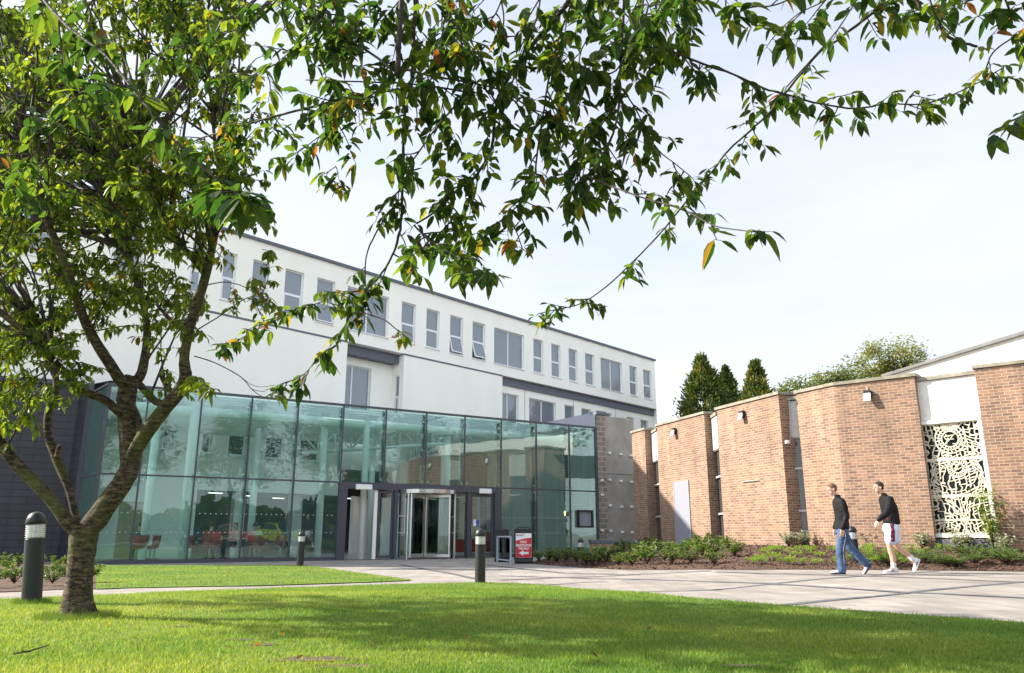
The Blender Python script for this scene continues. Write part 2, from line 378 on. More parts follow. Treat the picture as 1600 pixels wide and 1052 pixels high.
for k in (1, 2, 3, 4, 5):
    P = T[k]; A, B = P[0], P[-1]
    dl = (P[-1]-P[-2]).normalized(); perp = Vector((-dl.y, dl.x))        # into the building
    if perp.dot(Vector((1, .3))) < 0: perp = -perp
    d0 = (P[1]-P[0]).normalized(); perp0 = Vector((-d0.y, d0.x))
    depth = 1.6 if k < 4 else 1.3
    poly = list(P)+[B+perp*depth, A+perp0*depth]
    mb = MB(); mb.prism(poly, -.3, ZC-.09); mb.build('wall', M['brick'], hall)
    # coping stone, 4 cm proud
    mc = MB(); cen = sum(poly, Vector((0, 0)))/len(poly)
    f0 = [p-perp*.05 if i else p-perp0*.05 for i, p in enumerate(P)]
    f0 = [f0[0]-d0*.05]+f0[1:-1]+[f0[-1]+dl*.05]
    mc.prism(f0+[B+perp*(depth+.05)+dl*.05, A+perp0*(depth+.05)-d0*.05], ZC-.086, ZC); mc.build('coping', M['coping'], hall)
def winstrip(a, b, zb, parts, name='slit_window'):
    """tall narrow window between plan points a and b; parts = [(z0,z1,kind)]"""
    w = Wall(a, b); L = w.L; fr = MB(); gl = MB(); pn = MB()
    def bx(mb, u0, u1, z0, z1, out, th):
        mb.box(w.P((u0+u1)/2, (z0+z1)/2, out), (u1-u0, th, z1-z0), math.atan2(w.d.y, w.d.x))
    z0 = parts[0][0]; z1 = parts[-1][1]
    o = None
    for (p, q, kd) in parts:
        bx(pn if kd == 'p' else gl, .0, L, p, q, -.05 if kd == 'g' else .02, .02 if kd == 'g' else .08)
        if kd == 'g': bx(fr, 0, L, q-.03, q+.03, .0, .06)
    zg = [q for p, q, kd in parts if kd == 'g']
    bx(fr, L-.045, L-.002, z0, max(zg), .0, .062); bx(fr, .002, .045, z0, max(zg), .0, .062)
    o = fr.build(name, M['upvc2'], hall); gl.build('pane', M['slitglass'], o); 
    if pn.v: pn.build('panel', M['panelgrey'], o)
M['upvc2'] = mat('aluminium_frame', (.42, .43, .44), .4); M['slitglass'] = mat('slit_glass', (.05, .055, .06), .08, spec=.8)
rec = .28
for k in (1, 2, 3):
    B = T[k][-1]; A2 = T[k+1][0]; dl = (T[k][-1]-T[k][-2]).normalized(); perp = Vector((-dl.y, dl.x))
    if perp.x < 0: perp = -perp
    C = B+perp*SIDE[k]; dn = (T[k+1][1]-A2).normalized()
    C = C+Vector((.02, .1)); E2 = A2+Vector((.06, .12))
    zz = g(C.x, C.y)
    winstrip(C, E2+(E2-C).normalized()*.15, 0, [(.3, 1.55, 'g'), (1.55, 2.75, 'g'), (2.75, 3.65, 'g'), (3.65, 4.72, 'p')])
    hd = MB(); w = Wall(C, E2); hd.box(w.P(w.L/2, 4.80, -.05), (w.L+.3, .3, .1), math.atan2(w.d.y, w.d.x)); hd.build('lintel', M['coping'], hall)
# recessed white bay with the pierced screen
WA = T[4][-1]+Vector((.10, .38)); 
wl = atZ(1437, 655, 0); 
B4 = T[4][-1]; A5 = T[5][0]
bay = Wall(B4+Vector((.04, .22)), A5+d5*.12+Vector((-.02, .14)))
s0, zt = bay.hit(1439, 657); s1, zt2 = bay.hit(1533, 650); sb, zb = bay.hit(1455, 836); 
print('bay', bay.L, s0, s1, zt, zt2, zb)
ang = math.atan2(bay.d.y, bay.d.x)
zsill, zhead = zb, (zt+zt2)/2
mb = MB(); mb.box(bay.P(bay.L/2, (zhead+4.78)/2, -.06), (bay.L-.01, .12, 4.78-zhead), ang); mb.build('white_panel', M['rough_white'], hall)
mb = MB(); mb.box(bay.P(bay.L/2, 4.84, -.05), (bay.L-.01, .22, .1), ang); mb.build('coping', M['coping'], hall)
mb = MB(); mb.box(bay.P(bay.L/2, zsill-.62, -.02), (bay.L-.01, .2, 1.04), ang); mb.build('sill_wall', M['slateplinth'] if 'slateplinth' in M else M['inlay'], hall)
sw = MB(); W0, W1 = .02, bay.L-.02; fw = .09; H0, H1 = zsill-.06, zhead-.02
sw.box(bay.P((W0+W1)/2, H0+fw/2, 0), (W1-W0, .14, fw), ang); sw.box(bay.P((W0+W1)/2, H1-fw/2, 0), (W1-W0, .14, fw), ang)
sw.box(bay.P(W0+fw/2, (H0+H1)/2, 0), (fw, .137, H1-H0-2*fw), ang); sw.box(bay.P(W1-fw/2, (H0+H1)/2, 0), (fw, .137, H1-H0-2*fw), ang)
scr = sw.build('screen_window', M['white'], hall)
gg = MB(); gg.box(bay.P((W0+W1)/2, (H0+H1)/2, -.09), (W1-W0-.02, .02, H1-H0-.02), ang); gg.build('pane', M['darkglass'], scr)
# pierced plaster screen: free pattern of rings, rays, ladders and curved ribs
ps = MB(); U0, U1, V0, V1 = W0+fw, W1-fw, H0+fw, H1-fw; UW, VH = U1-U0, V1-V0
def rib(pts, w=.016, dp=.03):
    w *= 1.7
    rib_(pts, w, dp)
def rib_(pts, w, dp):
    for a, b in zip(pts, pts[1:]):
        ax, az = U0+a[0]*UW, V0+a[1]*VH; bx_, bz = U0+b[0]*UW, V0+b[1]*VH; l = math.hypot(bx_-ax, bz-az)
        if l < 1e-4: continue
        an = math.atan2(bz-az, bx_-ax); c = bay.P((ax+bx_)/2, (az+bz)/2, -.02+random.uniform(-.004, .004))
        ps.box(c, (l+w*.6, dp, w), ang, -an)
def arc(cx, cz, r, a0, a1, n=14, w=.016, asp=None):
    asp = asp or UW/VH
    rib([(cx+r*math.cos(R(a0+(a1-a0)*i/n)), cz+asp*r*math.sin(R(a0+(a1-a0)*i/n))) for i in range(n+1)], w)
rr = random.Random(5); asp = UW/VH
for zz, w in ((0, .03), (.335, .042), (.665, .042), (1, .03), (.12, .022)): rib([(0, zz), (1, zz)], w, .045)
R1, R2 = (.47, .85), (.53, .585)
def inring(x, y): return any((x-c[0])**2+((y-c[1])/asp)**2 < r*r for c, r in ((R1, .27), (R2, .17)))
for c_, rs in ((R1, (.15, .205, .27)), (R2, (.10, .17))):
    for r_ in rs: arc(c_[0], c_[1], r_, 0, 360, 24, .019)
    for a_ in range(0, 360, 17):
        j_ = rr.uniform(-5, 5); rib([(c_[0]+rs[0]*math.cos(R(a_+j_)), c_[1]+asp*rs[0]*math.sin(R(a_+j_))), (c_[0]+rs[-1]*math.cos(R(a_)), c_[1]+asp*rs[-1]*math.sin(R(a_)))], .013)
for k in range(9): rib([(R1[0]+rr.uniform(-.1, .1), R1[1]+rr.uniform(-.05, .05)), (R1[0]+rr.uniform(-.1, .1), R1[1]+rr.uniform(-.05, .05))], .012)
for k in range(7): rib([(R2[0]+rr.uniform(-.08, .08), R2[1]+rr.uniform(-.035, .035)), (R2[0]+rr.uniform(-.08, .08), R2[1]+rr.uniform(-.035, .035))], .012)
for k in range(11): rib([(.36+.025*k, .93), (.33+.032*k, 1)], .012)
NX, NZ = 15, 42; gp = {}
for j in range(NZ+1):
    zz = j/NZ
    for i in range(NX+1):
        xx = i/NX; sw_ = .10*math.sin(math.pi*xx*2)*math.sin(zz*9.2)*(1 if .02 < zz < .98 else 0)
        if zz > .66: sw_ += .22*(xx-.5)*(1-zz)*2
        elif zz > .33: sw_ -= .5*(xx-.5)*max(0, zz-.36)*1.5
        gp[i, j] = (min(1, max(0, xx+sw_+rr.uniform(-.026, .026))), min(1, max(0, zz+.035*math.sin(xx*7+zz*4)*(0 if j in (0, NZ) else 1)+rr.uniform(-.006, .006))))
for j in range(NZ+1):
    for i in range(NX+1):
        p_ = gp[i, j]
        if j < NZ:
            q_ = gp[i, j+1]
            if not inring((p_[0]+q_[0])/2, (p_[1]+q_[1])/2) and rr.random() < .9: rib([p_, q_], rr.choice((.011, .013, .018)))
        if i < NX:
            q_ = gp[i+1, j]
            if not inring((p_[0]+q_[0])/2, (p_[1]+q_[1])/2) and rr.random() < .52: rib([p_, q_], rr.choice((.011, .014, .02)))
for k in range(16):
    x_ = rr.uniform(.05, .95); z_ = rr.uniform(.68, .98); s__ = rr.choice((-1, 1))
    if not inring(x_, z_) and not inring(x_+s__*.14, z_+.06): rib([(x_, z_), (min(1, max(0, x_+s__*.14)), min(1, z_+.06))], .02)
M['screen'] = mat('cream_cast_screen', (.52, .47, .37), .85, (.62, .57, .46), 4, .3)
ps.build('screen', M['screen'], scr)
for u in (0, 1):
    pass
# white upstand and slate roof of the hall behind
def at(px, py, D): return atD(px, py, D)
A_ = at(1378, 587, 30); B_ = at(1463, 560, 27.5); C_ = at(1555, 530, 24.6); D_ = at(1604, 518, 23.4); E_ = at(1760, 478, 21)
fm = MB(); rf = MB(); pts = [A_, A_.lerp(D_, .5), D_, A_.lerp(D_, 1.6)]
for a, b in zip(pts, pts[1:]):
    fm.face([(a.x, a.y, 4.2), (b.x, b.y, 4.2), b-Vector((0, 0, .07)), a-Vector((0, 0, .07))])
    o1, o2 = Vector((-.12, -.2, 0)), Vector((3, 6, .5))
    rf.face([a+o1, b+o1, b+o2, a+o2]); rf.face([a+o1-Vector((0, 0, .1)), b+o1-Vector((0, 0, .1)), b+o1, a+o1]); rf.face([a+o1-Vector((0, 0, .1)), a-Vector((0, 0, .1))+Vector((.1, .1, 0)), b-Vector((0, 0, .1))+Vector((.1, .1, 0)), b+o1-Vector((0, 0, .1))])
fm.build('upstand', M['white'], hall); rf.build('roof', M['slategrey'], hall)
# flat roof deck closing the hall
rd = MB(); rd.face([(*T[1][0]+Vector((.6, .4)), 4.6), (*T[2][1]+Vector((1, .5)), 4.6), (*T[3][1]+Vector((1, .5)), 4.6), (*T[4][2]+Vector((.5, 1.2)), 4.6), (17, 17, 4.6), (22, 30, 4.6), (9, 36, 4.6)]); rd.build('flat_roof', M['coping'], hall)
# wall lamps
def wall_lamp(px, py, seg, lab):
    w = Wall(*seg); u, z = w.hit(px, py); an = math.atan2(w.d.y, w.d.x); c = w.P(u, z, 0)
    t = thing('wall_lamp', c, lab, 'lamp', 'floodlights along the brick hall')
    b = MB(); b.box(w.P(u, z+.06, .06), (.2, .12, .2), an, bev=.02); b.build('housing', M['black'], t)
    b = MB(); b.box(w.P(u, z-.03, .13), (.19, .05, .24), an, 0, R(-18), bev=.012); b.build('lens', M['lampglass'], t)
    b = MB(); b.tube([w.P(u, z+.17, .03), w.P(u, z+.28, .02)], .01, 6); b.build('conduit', M['upvc2'], t)
M['lampglass'] = mat('frosted_lens', (.8, .8, .78), .2)
wall_lamp(1055.5, 676, T[2], 'small floodlight with pale lens high on the brick bay with the grey door')
wall_lamp(1162, 650, T[3], 'floodlight high on the second full brick bay, above a faint metal rod')
wall_lamp(1357, 620, (T[4][1], T[4][2]), 'largest looking floodlight, on the curved brick bay beside the white panel')
# grey door, rod, sensor box
w = Wall(*T[2]); u0, z1 = w.hit(1053.5, 753); u1, _ = w.hit(1075.5, 752); an = math.atan2(w.d.y, w.d.x)
b = MB(); b.box(w.P((u0+u1)/2, z1/2+.2, 0), (u1-u0, .05, z1-.4), an); dr = b.build('door', M['door_grey'], hall)
b = MB()
for x in (u0-.02, u1+.02): b.box(w.P(x, z1/2+.2, .0), (.03, .07, z1-.4), an)
b.build('door_frame', M['lightmetal'], dr)
w = Wall(*T[3]); u0, z0 = w.hit(1161, 753); u1, _ = w.hit(1187, 750); b = MB(); b.tube([w.P(u0, z0, .04), w.P(u1, z0, .04)], .015, 6); b.tube([w.P((u0+u1)/2, z0, .04), w.P((u0+u1)/2, z0, -.02)], .01, 6); b.build('metal_rod', M['upvc2'], hall)
c = atD(1230, 691, T[3][1].y-.02); t = MB(); t.box(c, (.12, .08, .1), .2, bev=.01); t.build('sensor_box', M['white'], hall)
t = MB(); p = atD(1233, 622, T[3][1].y+.05); q = atD(1235, 690, T[3][1].y+.05); t.tube([p, q], .008, 5); t.build('cable', M['upvc2'], hall)
# ---------------------------------------------------------------- planting bed rising to the hall
bedpts = {}
front = G2((828, 881), (870, 884.5), (925, 888.5), (985, 891), (1060, 890.5), (1180, 890.5), (1300, 890.5), (1400, 891), (1500, 892), (1600, 893.5), (1720, 896))
wallpts = [(862, 866, 1.0), (905, 869, 1), (930, 862, 1), (975, 858, 1)]
inner = [atD(862, 872, 31).xy, atD(900, 869, 32).xy, atD(930, 862, 31.3).xy, T[1][0]+Vector((.2, .3)), (T[2][0]+T[2][1])/2+Vector((.2, .1)), T[3][0]+Vector((.2, .1)), T[3][1]+Vector((.2, .2)), (T[4][0]+T[4][1])/2+Vector((.2, .2)), T[4][2]+Vector((.2, .35)), T[5][0]+Vector((.2, .3)), T[5][1]+Vector((.3, .2))]
inz = [.02, .05, .2, .45, .56, .58, .58, .58, .56, .54, .5]
bm_ = MB(); NR = 10; rows = []
nf = 60
def lerp_list(Ls, t):
    k = min(len(Ls)-2, int(t*(len(Ls)-1))); f = t*(len(Ls)-1)-k; return Ls[k]*(1-f)+Ls[k+1]*f
BED = []
for i in range(nf+1):
    t = i/nf; a = lerp_list(front, t); b = lerp_list(inner, t); zi = lerp_list(inz, t); row = []
    for j in range(NR+1):
        s_ = j/NR; p = a*(1-s_)+b*s_; z0 = g(a.x, a.y)+.01; hump = 1-(1-s_)**1.7
        z = z0+(zi-z0)*hump+(random.uniform(-.015, .02) if 0 < j else 0); row.append(Vector((p.x, p.y, z)))
    BED.append(row)
for r0, r1 in zip(BED, BED[1:]):
    for j in range(NR): bm_.face([r0[j], r1[j], r1[j+1], r0[j+1]])
tag(bm_.build('planting_bed', M['mulch']), kind='structure')
def on_bed(px, py):
    """nearest bed vertex seen at a pixel"""
    best = None
    for k, row in enumerate(BED):
        for j, p in enumerate(row):
            v = p-Vector((0, 0, EYE)); dy = v.y*CP+v.z*SP; a = CX+F*v.x/dy; b = CY-F*(v.z*CP-v.y*SP)/dy
            e = (a-px)**2+(b-py)**2*4
            if best is None or e < best[0]: best = (e, p)
    return best[1].copy()
# ================================================================ GLASS ENTRANCE
ZG = 5.54
gl_ = atZ(317, 613, ZG); gr_ = atZ(929.5, 668.5, ZG)
FW = Wall(gl_.xy, gr_.xy); FA = math.atan2(FW.d.y, FW.d.x)
def fs(px, py=700): return FW.hit(px, py)[0]
WLp = atZ(380, 370, 13.9); WRp = atZ(1024, 565, 13.9)
WW = Wall(WLp.xy, WRp.xy); WA_ = math.atan2(WW.d.y, WW.d.x)
print('facade', gl_, gr_, 'L', FW.L, 'white', WLp, WRp, 'cornerD', fs(172))
atr = thing('glass_entrance', FW.P(FW.L/2, 0), 'two-storey teal glass entrance hall with slim dark frames, in front of the cream block', 'building')
ms = [fs(172, 600), fs(234, 603), fs(317, 613), fs(394.6, 622), fs(467, 628), fs(537.4, 634), fs(603.8, 641), fs(666.6, 647), fs(726.4, 651.4), fs(782.9, 657), fs(837.3, 661.4), fs(888.7, 665.7), fs(929.5, 668.5)]
print('mull', [round(x, 2) for x in ms])
ZT = FW.hit(528, 755)[1]; print('transom', ZT, FW.hit(930, 770)[1], FW.hit(310, 742)[1])
ZT = 2.72
# return pane at the left end
cn = FW.P(ms[0], 0); 
RW = Wall(atD(121, 800, cn.y+1.7).xy, cn.xy); RA = math.atan2(RW.d.y, RW.d.x)
M['clad'] = M['slate']
def pane(wall, a, b, z0, z1, an):
    mb = MB(); i = .03
    mb.box(wall.P((a+b)/2, (z0+z1)/2, 0), (b-a-2*i, .02, z1-z0-2*i), an); return mb
dS0, dS1 = fs(526, 820), fs(781, 820)        # door assembly
fx = MB()
for wall, cuts, an in ((RW, [0, RW.L], RA), (FW, ms, FA)):
    for a, b in zip(cuts, cuts[1:]):
        top = pane(wall, a, b, ZT, ZG-.02, an).build('glass_pane', M['glass'], atr)
        if wall is FW and a > dS0-.3 and b < dS1+.3: continue
        pane(wall, a, b, .12, ZT, an).build('glass_pane', M['glass'], atr)
    for k, a in enumerate(cuts):
        if wall is FW and k == 0: continue
        zb = 0 if not (wall is FW and a > dS0+.1 and a < dS1-.1) else ZT
        mb = MB(); wd = .07 if (wall is FW and k == len(cuts)-1) else .045
        mb.box(wall.P(a, (zb+ZG)/2, .0), (wd, .09, ZG-zb), an); mb.build('mullion', M['darkmetal'], atr)
    L0, L1 = cuts[0], cuts[-1]
    for zz, h, dp, nm in ((ZT, .05, .085, 'transom'), (ZG, .07, .14, 'top_rail'), (.06, .12, .12, 'bottom_rail')):
        if zz == .06 and wall is FW:
            for p, q in ((L0, dS0), (dS1, L1)):
                mb = MB(); mb.box(wall.P((p+q)/2, zz, 0), (q-p, dp, h), an); mb.build(nm, M['darkmetal'], atr)
        else:
            mb = MB(); mb.box(wall.P((L0+L1)/2, zz, 0), (L1-L0, dp, h), an); mb.build(nm, M['darkmetal'], atr)
mb = MB(); mb.box(cn+Vector((0, 0, ZG/2)), (.1, .1, ZG), FA); mb.build('corner_post', M['darkmetal'], atr)
# spider fittings at the glass corners
for k, a in enumerate(ms[1:-1]):
    for zz in (ZT, ZG-.25):
        sp = MB()
        for sx in (-1, 1):
            for sz in (-1, 1):
                if zz > ZT and sz > 0: continue
                sp.tube([FW.P(a, zz, -.09), FW.P(a+sx*.11, zz+sz*.12, -.05), FW.P(a+sx*.13, zz+sz*.14, .02)], .012, 6)
                sp.tube([FW.P(a+sx*.13, zz+sz*.14, .012), FW.P(a+sx*.13, zz+sz*.14, .03)], .028, 8)
        sp.build('spider_fixing', M['steel'], atr)
    if k not in (0,):
        fn = MB(); fn.box(FW.P(a, (ZG+ZT)/2 if dS0 < a < dS1 else ZG/2, -.28), (.015, .34, (ZG-ZT-.2) if dS0 < a < dS1 else ZG-.3), FA); fn.build('glass_fin', M['clearglass'], atr)
# manifestation dots on the lower panes
for a, b in zip(ms, ms[1:]):
    if a > dS0-.3 and b < dS1+.3: continue
    dots = MB()
    for zz in (.95, 1.55):
        n = int((b-a)/.17)
        for i in range(n): dots.box(FW.P(a+.1+i*.17, zz, .0125), (.035, .003, .035), FA)
    dots.build('manifestation_dots', M['upvc2'], atr)
# interior: columns, tubes, truss
S_end = ms[-1]
depthL = lambda u: max(1.0, (WW.a-FW.P(u, 0)).dot(WW.n)/(-FW.n.dot(WW.n)) if FW.n.dot(WW.n) else 5)
tb_ = []
for k in range(9):
    off = -.75-.62*k
    # clip the tube where it meets the cream wall
    u0 = ms[0]+.3
    for i in range(200):
        p = FW.P(u0, 0, off)
        if (p-WW.a).dot(WW.n) > .25: break
        u0 += .15
    if u0 > S_end-1: continue
    mb = MB(); mb.tube([FW.P(u0, 4.98, off), FW.P(S_end-.15, 4.98, off)], .17, 12); mb.build('ceiling_tube', M['tube'], atr, smooth=True)
for u, off in ((fs(305), -.7), (fs(520), -1.0), (fs(583), -.7), (fs(716), -.9), (fs(440), -3.2), (fs(640), -3.6), (fs(755), -3.4), (fs(250), -1.2)):
    mb = MB(); mb.tube([FW.P(u, 0, off), FW.P(u, 5.3, off)], .13, 14); mb.build('column', M['tube'], atr, smooth=True)
def truss(a, b, h):
    mb = MB(); A, B = Vector(a), Vector(b); n = 9
    mb.tube([A, B], .07, 8); mb.tube([A+Vector((0, 0, h)), B+Vector((0, 0, h))], .07, 8)
    for i in range(n):
        p = A.lerp(B, i/n); q = A.lerp(B, (i+1)/n)
        mb.tube([p, q+Vector((0, 0, h))] if i % 2 else [p+Vector((0, 0, h)), q], .045, 6); mb.tube([q, q+Vector((0, 0, h))], .04, 6)
    mb.build('roof_truss', M['tube'], atr, smooth=True)
truss(FW.P(fs(520), 4.05, -3.6), FW.P(fs(716), 4.5, -.9), .75)
truss(FW.P(fs(716), 4.5, -.9), FW.P(fs(716)+1.0, 4.3, -6.5), .75)
# floor, glazed roof
fl = MB(); wl0 = WW.hit(150, 700)[0]
q = [FW.P(ms[0], 0), FW.P(S_end, 0), FW.P(S_end, 0, -9.5), WW.P(WW.hit(900, 600)[0], 0, -7), WW.P(WW.hit(120, 600)[0], 0, -7), RW.P(0, 0)]
fl.face([(p.x, p.y, .02) for p in q]); fl.build('floor', M['intfloor'], atr)
rf = MB(); qq = [FW.P(ms[0], 0, -.08), FW.P(S_end, 0, -.08), FW.P(S_end, 0, -9), WW.P(WW.hit(900, 600)[0], 0, .01), WW.P(WW.hit(150, 600)[0], 0, .01)]
rf.face([(p.x, p.y, 5.45) for p in qq]); rf.build('roof_glazing', glassmat('roof_glass', (.98, .99, .985), 1), atr)
# right-hand internal brick wall and end column
ew = Wall(FW.P(S_end+.02, 0, -.1).xy, FW.P(S_end+.02, 0, -9.5).xy)
mb = MB(); mb.face([ew.P(0, 0, 0), ew.P(ew.L, 0, 0), ew.P(ew.L, 5.4, 0), ew.P(0, 5.4, 0)][::-1], [(0, 0), (ew.L, 0), (ew.L, 5.4), (0, 5.4)][::-1]); 
M['paintbrick'] = brickmat('painted_brick', (.62, .64, .6), (.56, .57, .53), (.45, .46, .43), big=(.9, 1.08)); mb.build('inner_brick_wall', M['paintbrick'], atr)
# beyond-the-block back wall at far right
bw = Wall(FW.P(S_end-4.6, 0, -9.4).xy, FW.P(S_end, 0, -9.4).xy)
mb = MB(); mb.face([bw.P(0, 0), bw.P(bw.L, 0), bw.P(bw.L, 5.4), bw.P(0, 5.4)], [(0, 0), (bw.L, 0), (bw.L, 5.4), (0, 5.4)]); mb.build('back_brick_wall', M['brick'], atr)
# framed notice display by the right-hand pane
dsp = thing('display_case', FW.P(fs(913), 1.3, -.3), 'square dark-framed display case hung inside the last pane on the right', 'display case')
mb = MB(); u, z = FW.hit(913, 811)
for du, dz, w_, h_ in ((0, .33, .74, .08), (0, -.33, .74, .08), (-.33, 0, .08, .58), (.33, 0, .08, .58)): mb.box(FW.P(u+du*1.15, z+dz, .07), (w_*1.15 if h_ < .1 else w_, .1, h_), FA)
mb.build('frame', M['black'], dsp); mb = MB(); mb.box(FW.P(u, z, .05), (.66, .02, .56), FA); mb.build('panel', M['glassback'] if 'glassback' in M else M['door_grey'], dsp)
# ---------------------------------------------------------------- doors
def fbox(mb, u0, u1, z0, z1, out=0, th=.08): mb.box(FW.P((u0+u1)/2, (z0+z1)/2, out), (u1-u0, th, z1-z0), FA)
door = thing('entrance_doors', FW.P((dS0+dS1)/2, 0), 'dark-framed entrance screen with a sliding door, a revolving door and a side door', 'doorway')
ZD = 2.72
fr = MB()
uL = [fs(x, 820) for x in (526, 541, 583.5, 589, 614, 620)]
fbox(fr, dS0, dS1, ZD-.22, ZD-.025, .03, .16)
fbox(fr, dS0, fs(539, 820), .0, ZD-.22, .03, .16); fbox(fr, fs(613.5, 820), fs(619, 820), 0, ZD-.22, .03, .14)
fbox(fr, fs(706, 820), fs(710, 820), 0, ZD-.22, .03, .14); fbox(fr, fs(728, 820), fs(733, 820), 0, ZD-.22, .03, .14); fbox(fr, fs(771, 820), dS1, 0, ZD-.22, .03, .16)
fr.build('frame', M['darkmetal'], door)
sf = MB(); fbox(sf, fs(583, 820), fs(588, 820), .02, ZD-.24, .0, .06); sf.build('door_post', M['white'], door)
def leafdoor(u0, u1, nm, tint, fw=.09, frm='darkmetal', out=0, z1=ZD-.26):
    f = MB()
    fbox(f, u0, u0+fw, .05, z1, out, .05); fbox(f, u1-fw, u1, .05, z1, out, .05); fbox(f, u0+fw, u1-fw, .05, .05+fw, out, .05); fbox(f, u0+fw, u1-fw, z1-fw, z1, out, .05)
    o = f.build(nm, M[frm], door); p = MB(); fbox(p, u0+fw, u1-fw, .05+fw, z1-fw, out, .015); p.build('pane', M[tint], o); return o
leafdoor(fs(589, 820), fs(613.5, 820), 'sliding_door', 'clearglass')
leafdoor(fs(710, 820), fs(728, 820), 'side_light', 'clearglass', .05)
sd = leafdoor(fs(733, 820), fs(771, 820), 'side_door', 'clearglass', .12)
h = MB(); h.tube([FW.P(fs(733.5, 820)+.05, .85, .06), FW.P(fs(733.5, 820)+.05, 1.25, .06)], .018, 8); h.build('handle', M['steel'], sd)
for px, py, w_ in ((566, 761.5, .62), (755, 768, .55)):
    u, z = FW.hit(px, py); s_ = MB(); s_.box(FW.P(u, z, .17), (w_, .1, .19), FA, bev=.015); s_.build('door_sensor', M['white'], door)
# notice stickers on the side door
u, z = FW.hit(741, 817); s_ = MB(); fbox(s_, u-.05, u+.1, z-.13, z+.12, .012, .004); nt_ = s_.build('notice', M['paper'], door)
M['blue'] = mat('sign_blue', (.02, .06, .5), .5); M['teal_line'] = M['blue']
s_ = MB(); c = FW.P(u+.13, z+.03, .016); s_.rings([[c+FW.d*(.075*math.cos(t*math.pi/8))*1+Vector((0, 0, .09*math.sin(t*math.pi/8)))+FW.n*o_ for t in range(16)] for o_ in (0, .003)]); fbox(s_, u+.06, u+.2, z-.14, z-.075, .014, .004); s_.build('blue_disc', M['blue'], nt_)
# revolving door: drum of curved glass with steel posts and wings
rev0, rev1 = fs(620, 820), fs(706, 820); rc = (rev0+rev1)/2; rr_ = (rev1-rev0)/2-.03
def rp(a, r, z): return FW.P(rc+r*math.cos(a), z, r*math.sin(a))
dr = MB(); ring = [rp(2*math.pi*i/28, rr_, 0) for i in range(28)]
dr.rings([[p*1+Vector((0, 0, z)) for p in [rp(2*math.pi*i/28, r_, 0) for i in range(28)]] for r_, z in ((rr_+.03, ZD-.34), (rr_+.03, ZD-.2))]); can = dr.build('revolving_door', M['steel'], door)
cw = MB()
for a0, a1 in ((R(150), R(215)), (R(-35), R(30))):
    P = [a0+(a1-a0)*i/8 for i in range(9)]
    for a, b in zip(P, P[1:]): cw.face([rp(a, rr_, .05), rp(b, rr_, .05), rp(b, rr_, ZD-.34), rp(a, rr_, ZD-.34)])
cw.build('curved_glass', M['clearglass'], can, smooth=True)
po = MB()
for a in (150, 215, -35, 30): p = rp(R(a), rr_, 0); po.tube([p, p+Vector((0, 0, ZD-.34))], .035, 8)
po.build('post', M['steel'], can)
for a in (55, 145, 235, 325):
    w_ = MB(); p, q = rp(R(a), .06, 0), rp(R(a), rr_-.05, 0); an = math.atan2((q-p).y, (q-p).x); l = (q-p).length; c = (p+q)/2
    w_.box(c+Vector((0, 0, .12)), (l, .04, .1), an); w_.box(c+Vector((0, 0, ZD-.42)), (l, .04, .1), an)
    w_.box(q.lerp(p, .03)+Vector((0, 0, 1.2)), (.045, .042, 2.1), an); w_.box(p.lerp(q, .03)+Vector((0, 0, 1.2)), (.05, .042, 2.1), an)
    o = w_.build('wing', M['steel'], can); g2 = MB(); g2.box(c+Vector((0, 0, 1.2)), (l-.1, .012, 2.0), an); g2.build('pane', M['clearglass'], o)
dt = MB()
for zz in (.95, 1.55):
    for i in range(11):
        for a0 in (150, -35): p = rp(R(a0+i*6), rr_+.006, zz); dt.box(p, (.05, .004, .05), FA+R(a0+i*6-90)) if i < 11 else None
dt.build('manifestation_dots', M['paper'], can)
# ================================================================ CREAM BLOCK
blk = thing('cream_office_block', WW.P(12, 0), 'long cream rendered office block with a flat grey-edged roof and rows of white-framed windows', 'building')
ZR = 13.9
def holes_wall(wall, u0, u1, z0, z1, holes, m, out=0, name='wall', reveal=.22, parent=None):
    us = sorted({u0, u1, *[h[0] for h in holes], *[h[1] for h in holes]}); zs = sorted({z0, z1, *[h[2] for h in holes], *[h[3] for h in holes]})
    us = [u for u in us if u0 <= u <= u1]; zs = [z for z in zs if z0 <= z <= z1]; mb = MB()
    for a, b in zip(us, us[1:]):
        for c, d in zip(zs, zs[1:]):
            um, zm = (a+b)/2, (c+d)/2
            if any(h[0] < um < h[1] and h[2] < zm < h[3] for h in holes): continue
            mb.face([wall.P(a, c, out), wall.P(b, c, out), wall.P(b, d, out), wall.P(a, d, out)], [(a, c), (b, c), (b, d), (a, d)])
    for a, b, c, d in holes:
        i = out-reveal
        for q in ([(a, c, out), (a, c, i), (a, d, i), (a, d, out)], [(b, c, i), (b, c, out), (b, d, out), (b, d, i)], [(a, d, i), (b, d, i), (b, d, out), (a, d, out)], [(a, c, out), (b, c, out), (b, c, i), (a, c, i)]):
            mb.face([wall.P(*t) for t in q], [(t[0]+t[2], t[1]) for t in q])
    return mb.build(name, m, parent)
